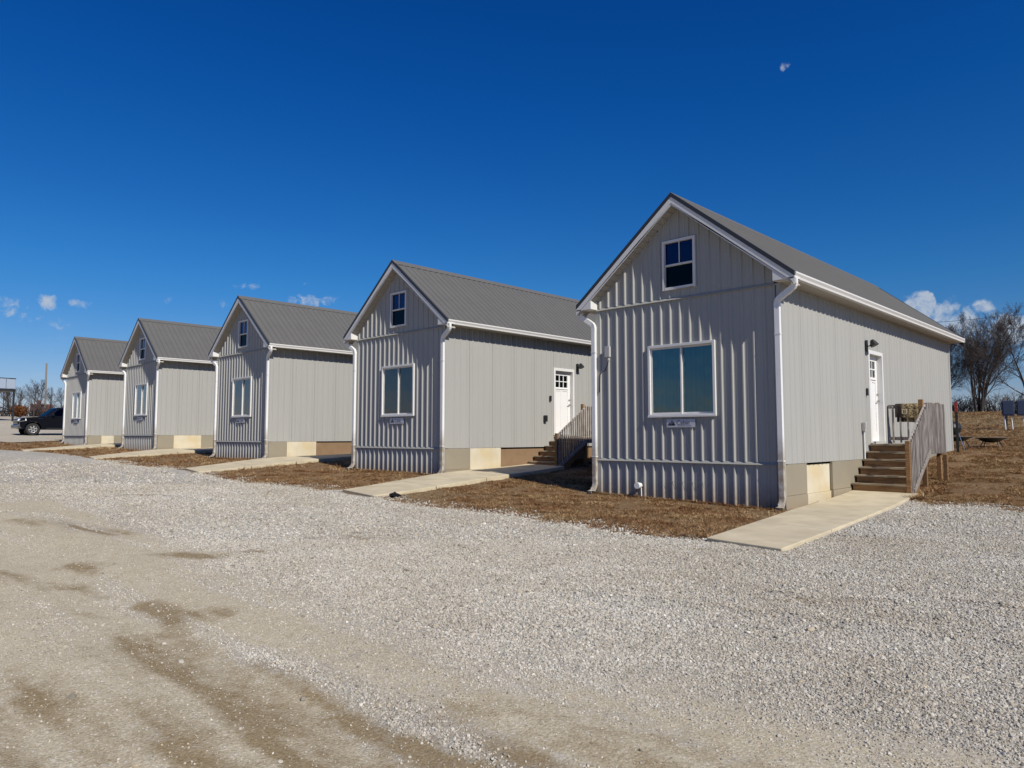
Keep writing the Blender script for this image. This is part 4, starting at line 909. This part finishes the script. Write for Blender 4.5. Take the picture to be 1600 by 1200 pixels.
TM = {'big': tree_meshes(11, 11.2, .56, 4, 4, .21, .98, .075, .05), 'tall': tree_meshes(8, 10.2, .6, 2, 4, .20, .85, .085, .12), 'small': tree_meshes(21, 4.8, .55, 1, 3, .11, .95), 'small2': tree_meshes(5, 4.6, .6, 1, 3, .12, .95), 'sap': tree_meshes(13, 3.0, .5, 4, 2, .05, 1.0)}
def tree(kind, x, y, label, s_=1., rz=0., group=None, name='bare_tree', cat='tree'):
    z = float(h0(x, y)); e = empty(name, (x, y, z), label, cat, group, rz); e.scale = (s_, s_, s_)
    link('trunk', TM[kind][0], e); link('crown', TM[kind][1], e)
G1, G2 = 'bare trees on the crest at right', 'bare trees beyond the lot at left'
tree('big', -18.6, 95.6, 'largest bare tree, wide crown of fine twigs, centre of the right crest', 1.0, .6, G1)
tree('tall', -21.8, 94.0, 'bare tree whose crown shows just past the nearest cabin rear corner', .92, 2.1, G1)
tree('tall', -12.6, 91.0, 'bare tree cut by the right edge of the view', 1.02, .5, G1)
tree('big', -24.5, 99.0, 'bare tree mostly hidden behind the nearest cabin', .8, 4., G1)
for k, (x, y, s_, l) in enumerate([(-114.1,21.2,1.05,'bare tree under the lookout platform at far left'),(-112.4,22.6,.98,'leftmost of the two slim bare trees between bush and pole'),(-111.4,24.0,1.06,'slim bare tree just left of the timber pole'),(-110.2,25.5,1.0,'bare tree just right of the timber pole'),(-108.9,26.6,.95,'bare tree touching the farthest cabin downspout'),(-113.5,18.6,1.1,'bare tree cut by the left edge of the view')]):
    tree(('small','small2')[k % 2], x, y, l, s_*.86, k*1.3, G2)
for k, (x, y, s_, l) in enumerate([(-125,24,1.15,'hazy bare tree far behind the two slim trees'),(-124,27.5,1.2,'bare tree far behind, between the pole and the farthest cabin'),(-126,20,1.2,'bare tree far behind the round rust brown shrub'),(-118,16.5,1.1,'bare tree behind the platform post')]):
    tree(('small2','small')[k % 2], x, y, l, s_, k*2.1+.4, G2)
def bush():
    x, y = -99.2, 19.9; z = float(h0(x, y)); e = empty('oak_shrub', (x, y, z), 'round shrub keeping rust brown dry leaves left of the truck', 'shrub')
    link('stem', TM['sap'][0], e).scale = (.5, .5, .5); m = MB(); rnd = random.Random(4)
    for k in range(1500):
        v = Vector((rnd.gauss(0, 1), rnd.gauss(0, 1), rnd.gauss(0, 1))).normalized()*rnd.random()**.4; c = Vector((v.x*.95, v.y*.95, .80+v.z*.72)); c += Vector((math.sin(k), math.cos(k*1.7), 0))*.1
        a = Vector((rnd.gauss(0, 1), rnd.gauss(0, 1), rnd.gauss(0, 1))).normalized()*.09; b = a.cross(Vector((rnd.gauss(0, 1), rnd.gauss(0, 1), rnd.gauss(0, 1)))).normalized()*.06
        m.quad(c-a, c+b, c+a, c-b)
    o = m.build('foliage', M['dryleaf'], e, fix=False)
bush()
def thicket(pts, label, seed, hh):
    rnd = random.Random(seed); m = MB()
    for (x, y) in pts:
        z = float(h0(x, y))
        for k in range(34):
            px, py = x+rnd.uniform(-1.3, 1.3), y+rnd.uniform(-1, 1); H_ = hh*rnd.uniform(.35, 1.1); lean = Vector((rnd.gauss(0, .35), rnd.gauss(0, .35), 1))
            p0 = Vector((px, py, z-.1)); p1 = p0+lean*H_*.5; p2 = p1+(lean+Vector((rnd.gauss(0, .4), rnd.gauss(0, .4), 0)))*H_*.5
            m.tube([p0, p1, p2], [.035, .025, .01], 3, cap=False)
            for q in range(5):
                t_ = rnd.random(); s0 = p0.lerp(p2, .25+.7*t_); m.tube([s0, s0+Vector((rnd.gauss(0, .5), rnd.gauss(0, .5), rnd.uniform(.2, .8)))*H_*.35], [.02, .008], 3, cap=False)
    o = m.build('brush_thicket', M['twig'], fix=False); tag(o, label, kind='stuff')
thicket([(-34+1.1*i, 98-.35*abs(i-14)) for i in range(28)], 'low bare brush thicket along the crest at right', 5, 2.1)
thicket([(-116+.0*i, 8+1.0*i) for i in range(26)], 'low bare brush beyond the lot at left', 6, 1.7)

# ------------------------------------------------------------------ scattered stones and dead grass
def stone_lib():
    c = bpy.data.collections.new('stone_shapes')
    for k in range(7):
        bm = bmesh.new(); bmesh.ops.create_icosphere(bm, subdivisions=1, radius=1)
        sx = (random.uniform(.8, 1.25), random.uniform(.65, 1.05), random.uniform(.45, .75))
        for v in bm.verts: v.co = Vector([v.co[i]*sx[i]*random.uniform(.72, 1.18) for i in range(3)])
        me = bpy.data.meshes.new('stone'); bm.to_mesh(me); bm.free(); me.materials.append(M['stone']); c.objects.link(bpy.data.objects.new('stone', me))
    return c
def tuft_lib():
    c = bpy.data.collections.new('tuft_shapes')
    for k in range(7):
        m = MB(); rnd = random.Random(k)
        for j in range(13):
            a = rnd.uniform(0, 6.28); r = rnd.uniform(0, .035); L_ = rnd.uniform(.02, .062); flat = rnd.uniform(.25, 1.6)
            p = Vector((r*math.cos(a), r*math.sin(a), -.005)); a2 = a+rnd.gauss(0, .8); d = Vector((math.cos(a2)*flat, math.sin(a2)*flat, 1)).normalized()
            w = Vector((-math.sin(a2), math.cos(a2), 0))*rnd.uniform(.0011, .0024); mid = p+d*L_*.55; tip = mid+(d+Vector((math.cos(a2)*.7, math.sin(a2)*.7, -.35))).normalized()*L_*.5
            m.quad(p-w, p+w, mid+w*.8, mid-w*.8); m.poly([mid-w*.8, mid+w*.8, tip])
        c.objects.link(bpy.data.objects.new('tuft', m.mesh('tuft', M['grass'])))
    return c
def scatter(name, co, rot, scl, coll, label, material):
    me = bpy.data.meshes.new(name); me.vertices.add(len(co)); me.vertices.foreach_set('co', co.astype(np.float32).ravel())
    a = me.attributes.new('rot', 'FLOAT_VECTOR', 'POINT'); a.data.foreach_set('vector', rot.astype(np.float32).ravel())
    a = me.attributes.new('scl', 'FLOAT', 'POINT'); a.data.foreach_set('value', scl.astype(np.float32)); me.materials.append(material); me.update()
    o = link(name, me); ng = bpy.data.node_groups.new(name+'_nodes', 'GeometryNodeTree'); ng.interface.new_socket('Geometry', in_out='INPUT', socket_type='NodeSocketGeometry'); ng.interface.new_socket('Geometry', in_out='OUTPUT', socket_type='NodeSocketGeometry')
    N = ng.nodes.new; L = ng.links.new; gi = N('NodeGroupInput'); go = N('NodeGroupOutput'); ci = N('GeometryNodeCollectionInfo'); ci.inputs['Collection'].default_value = coll
    ci.inputs['Separate Children'].default_value = True; ci.inputs['Reset Children'].default_value = True
    ip = N('GeometryNodeInstanceOnPoints'); ip.inputs['Pick Instance'].default_value = True
    ra = N('GeometryNodeInputNamedAttribute'); ra.data_type = 'FLOAT_VECTOR'; ra.inputs[0].default_value = 'rot'; sa = N('GeometryNodeInputNamedAttribute'); sa.data_type = 'FLOAT'; sa.inputs[0].default_value = 'scl'
    L(gi.outputs[0], ip.inputs['Points']); L(ci.outputs[0], ip.inputs['Instance']); L(ra.outputs['Attribute'], ip.inputs['Rotation']); L(sa.outputs['Attribute'], ip.inputs['Scale']); L(ip.outputs[0], go.inputs[0])
    md = o.modifiers.new('scatter', 'NODES'); md.node_group = ng; tag(o, label, kind='stuff'); return o
def in_view(x, y, margin=1.08):     # generous wedge round the view, so nothing is wasted far behind the camera
    d = -x*math.sin(-0) ; dep = x*fw.x+y*fw.y; lat = x*rt.x+y*rt.y
    return (dep > 1.2) & (np.abs(lat) < dep*.715*margin+1.2)
def sample(n, dmin, dmax):
    # uniform over the wedge between two depths
    dep = np.sqrt(RNG.random(n)*(dmax**2-dmin**2)+dmin**2); lat = (RNG.random(n)*2-1)*(dep*.78+1.0)
    f2 = Vector((fw.x, fw.y)).normalized(); return dep*f2.x+lat*rt.x, dep*f2.y+lat*rt.y, dep
WALKS = []
def on_walk(x, y):
    r = np.zeros(x.shape, bool)
    for i, (a, b, c, d) in enumerate(NL):
        cx, cy, _ = CAB[i]; t = (y-(cy-4.0))/7.4; lx = cx+S+a+(0.05-a)*np.clip(t*1.15, 0, 1); rx = cx+S+c+(1.38-c)*t; r |= (t > -.02) & (t < 1.02) & (x > lx) & (x < rx)
    return r
def in_cabin(x, y):
    r = np.zeros(x.shape, bool)
    for cx, cy, _ in CAB: r |= (x > cx-.02) & (x < cx+S+.02) & (y > cy-.02) & (y < cy+LEN)
    return r
def stones():
    C = []; S_ = []
    for n, d0, d1, sc in ((230000, 1.8, 5.5, .0080), (290000, 5.5, 10, .0096), (200000, 10, 18, .0132), (100000, 18, 34, .020)):
        x, y, dep = sample(n, d0, d1); b = bound(x); keep = (y < b-.02) & ~on_walk(x, y)
        x, y = x[keep], y[keep]; dd = dirt_field(x, y); bb = brown_field(x, y); p = np.clip(1.05-.95*dd-.75*bb, .06, 1)*(.75+.5*vnoise(x*2, y*2)); k = RNG.random(len(x)) < p; x, y, dd = x[k], y[k], dd[k]
        s = sc*np.exp(RNG.normal(0, .33, len(x)))*(1-.45*dd)*sstep(36, 22, dep[keep][k]); C.append(np.c_[x, y, hlot(x, y)+s*.15]); S_.append(s)
    # a few stray larger stones, and some at the lawn edge
    x, y, dep = sample(500, 2.5, 14); k = (y < bound(x)+.25) & ~on_walk(x, y); x, y = x[k], y[k]; s = .017*np.exp(RNG.normal(0, .35, len(x))); C.append(np.c_[x, y, np.where(y < bound(x), hlot(x, y), h(x, y)+.01)]); S_.append(s)
    x = RNG.uniform(-30, 2, 14000); y = bound(x)+np.abs(RNG.normal(0, .30, len(x)))*RNG.choice([-.6, 1], len(x)); k = ~on_walk(x, y); x, y = x[k], y[k]; s = .014*np.exp(RNG.normal(0, .3, len(x))); C.append(np.c_[x, y, np.where(y < bound(x), hlot(x, y), h(x, y)+.008)]); S_.append(s)
    co = np.concatenate(C); s = np.concatenate(S_); rot = RNG.random((len(co), 3))*np.array([.9, .9, 6.28])
    scatter('gravel_stones', co, rot, s, stone_lib(), 'loose pale limestone chips covering the lot', M['stone'])
def grass():
    C = []; S_ = []
    for n, d0, d1, sc in ((420000, 6.5, 22, .85), (150000, 22, 40, 1.3), (110000, 40, 78, 2.2)):
        x, y, dep = sample(n, d0, d1); b = bound(x); edge = np.abs(y-b) < .35
        keep = (y > b+RNG.normal(0, .10, len(x))) & ~on_walk(x, y) & ~in_cabin(x, y) & ~((x < -51) & (y > 9.6))
        x, y = x[keep], y[keep]; p = .06+1.2*sstep(.38, .56, fbm(x*1.9, y*1.9, 4)); k = RNG.random(len(x)) < p; x, y = x[k], y[k]
        s = sc*np.exp(RNG.normal(0, .25, len(x)))*(.60+.9*vnoise(x*2.3, y*2.3)); C.append(np.c_[x, y, np.maximum(h(x, y), np.where(y < bound(x), hlot(x, y), -9))]); S_.append(s)
    # ragged fringe against walls and walks
    for i, (cx, cy, cz) in enumerate(CAB[:3]):
        x = RNG.uniform(cx, cx+S, 700); y = cy-np.abs(RNG.normal(0, .05, 700))-.035; C.append(np.c_[x, y, h(x, y)]); S_.append(RNG.uniform(1.0, 1.9, 700))
    x = RNG.uniform(-4.30, -4.05, 260); y = RNG.uniform(15.6, 17.5, 260); C.append(np.c_[x, y, h(x, y)]); S_.append(RNG.uniform(1.5, 3.2, 260))
    co = np.concatenate(C); s = np.concatenate(S_); rot = np.c_[RNG.normal(0, .2, len(co)), RNG.normal(0, .2, len(co)), RNG.random(len(co))*6.28]
    scatter('dead_grass', co, rot, s, tuft_lib(), 'short dead brown grass around the cabins', M['grass'])
stones(); grass()
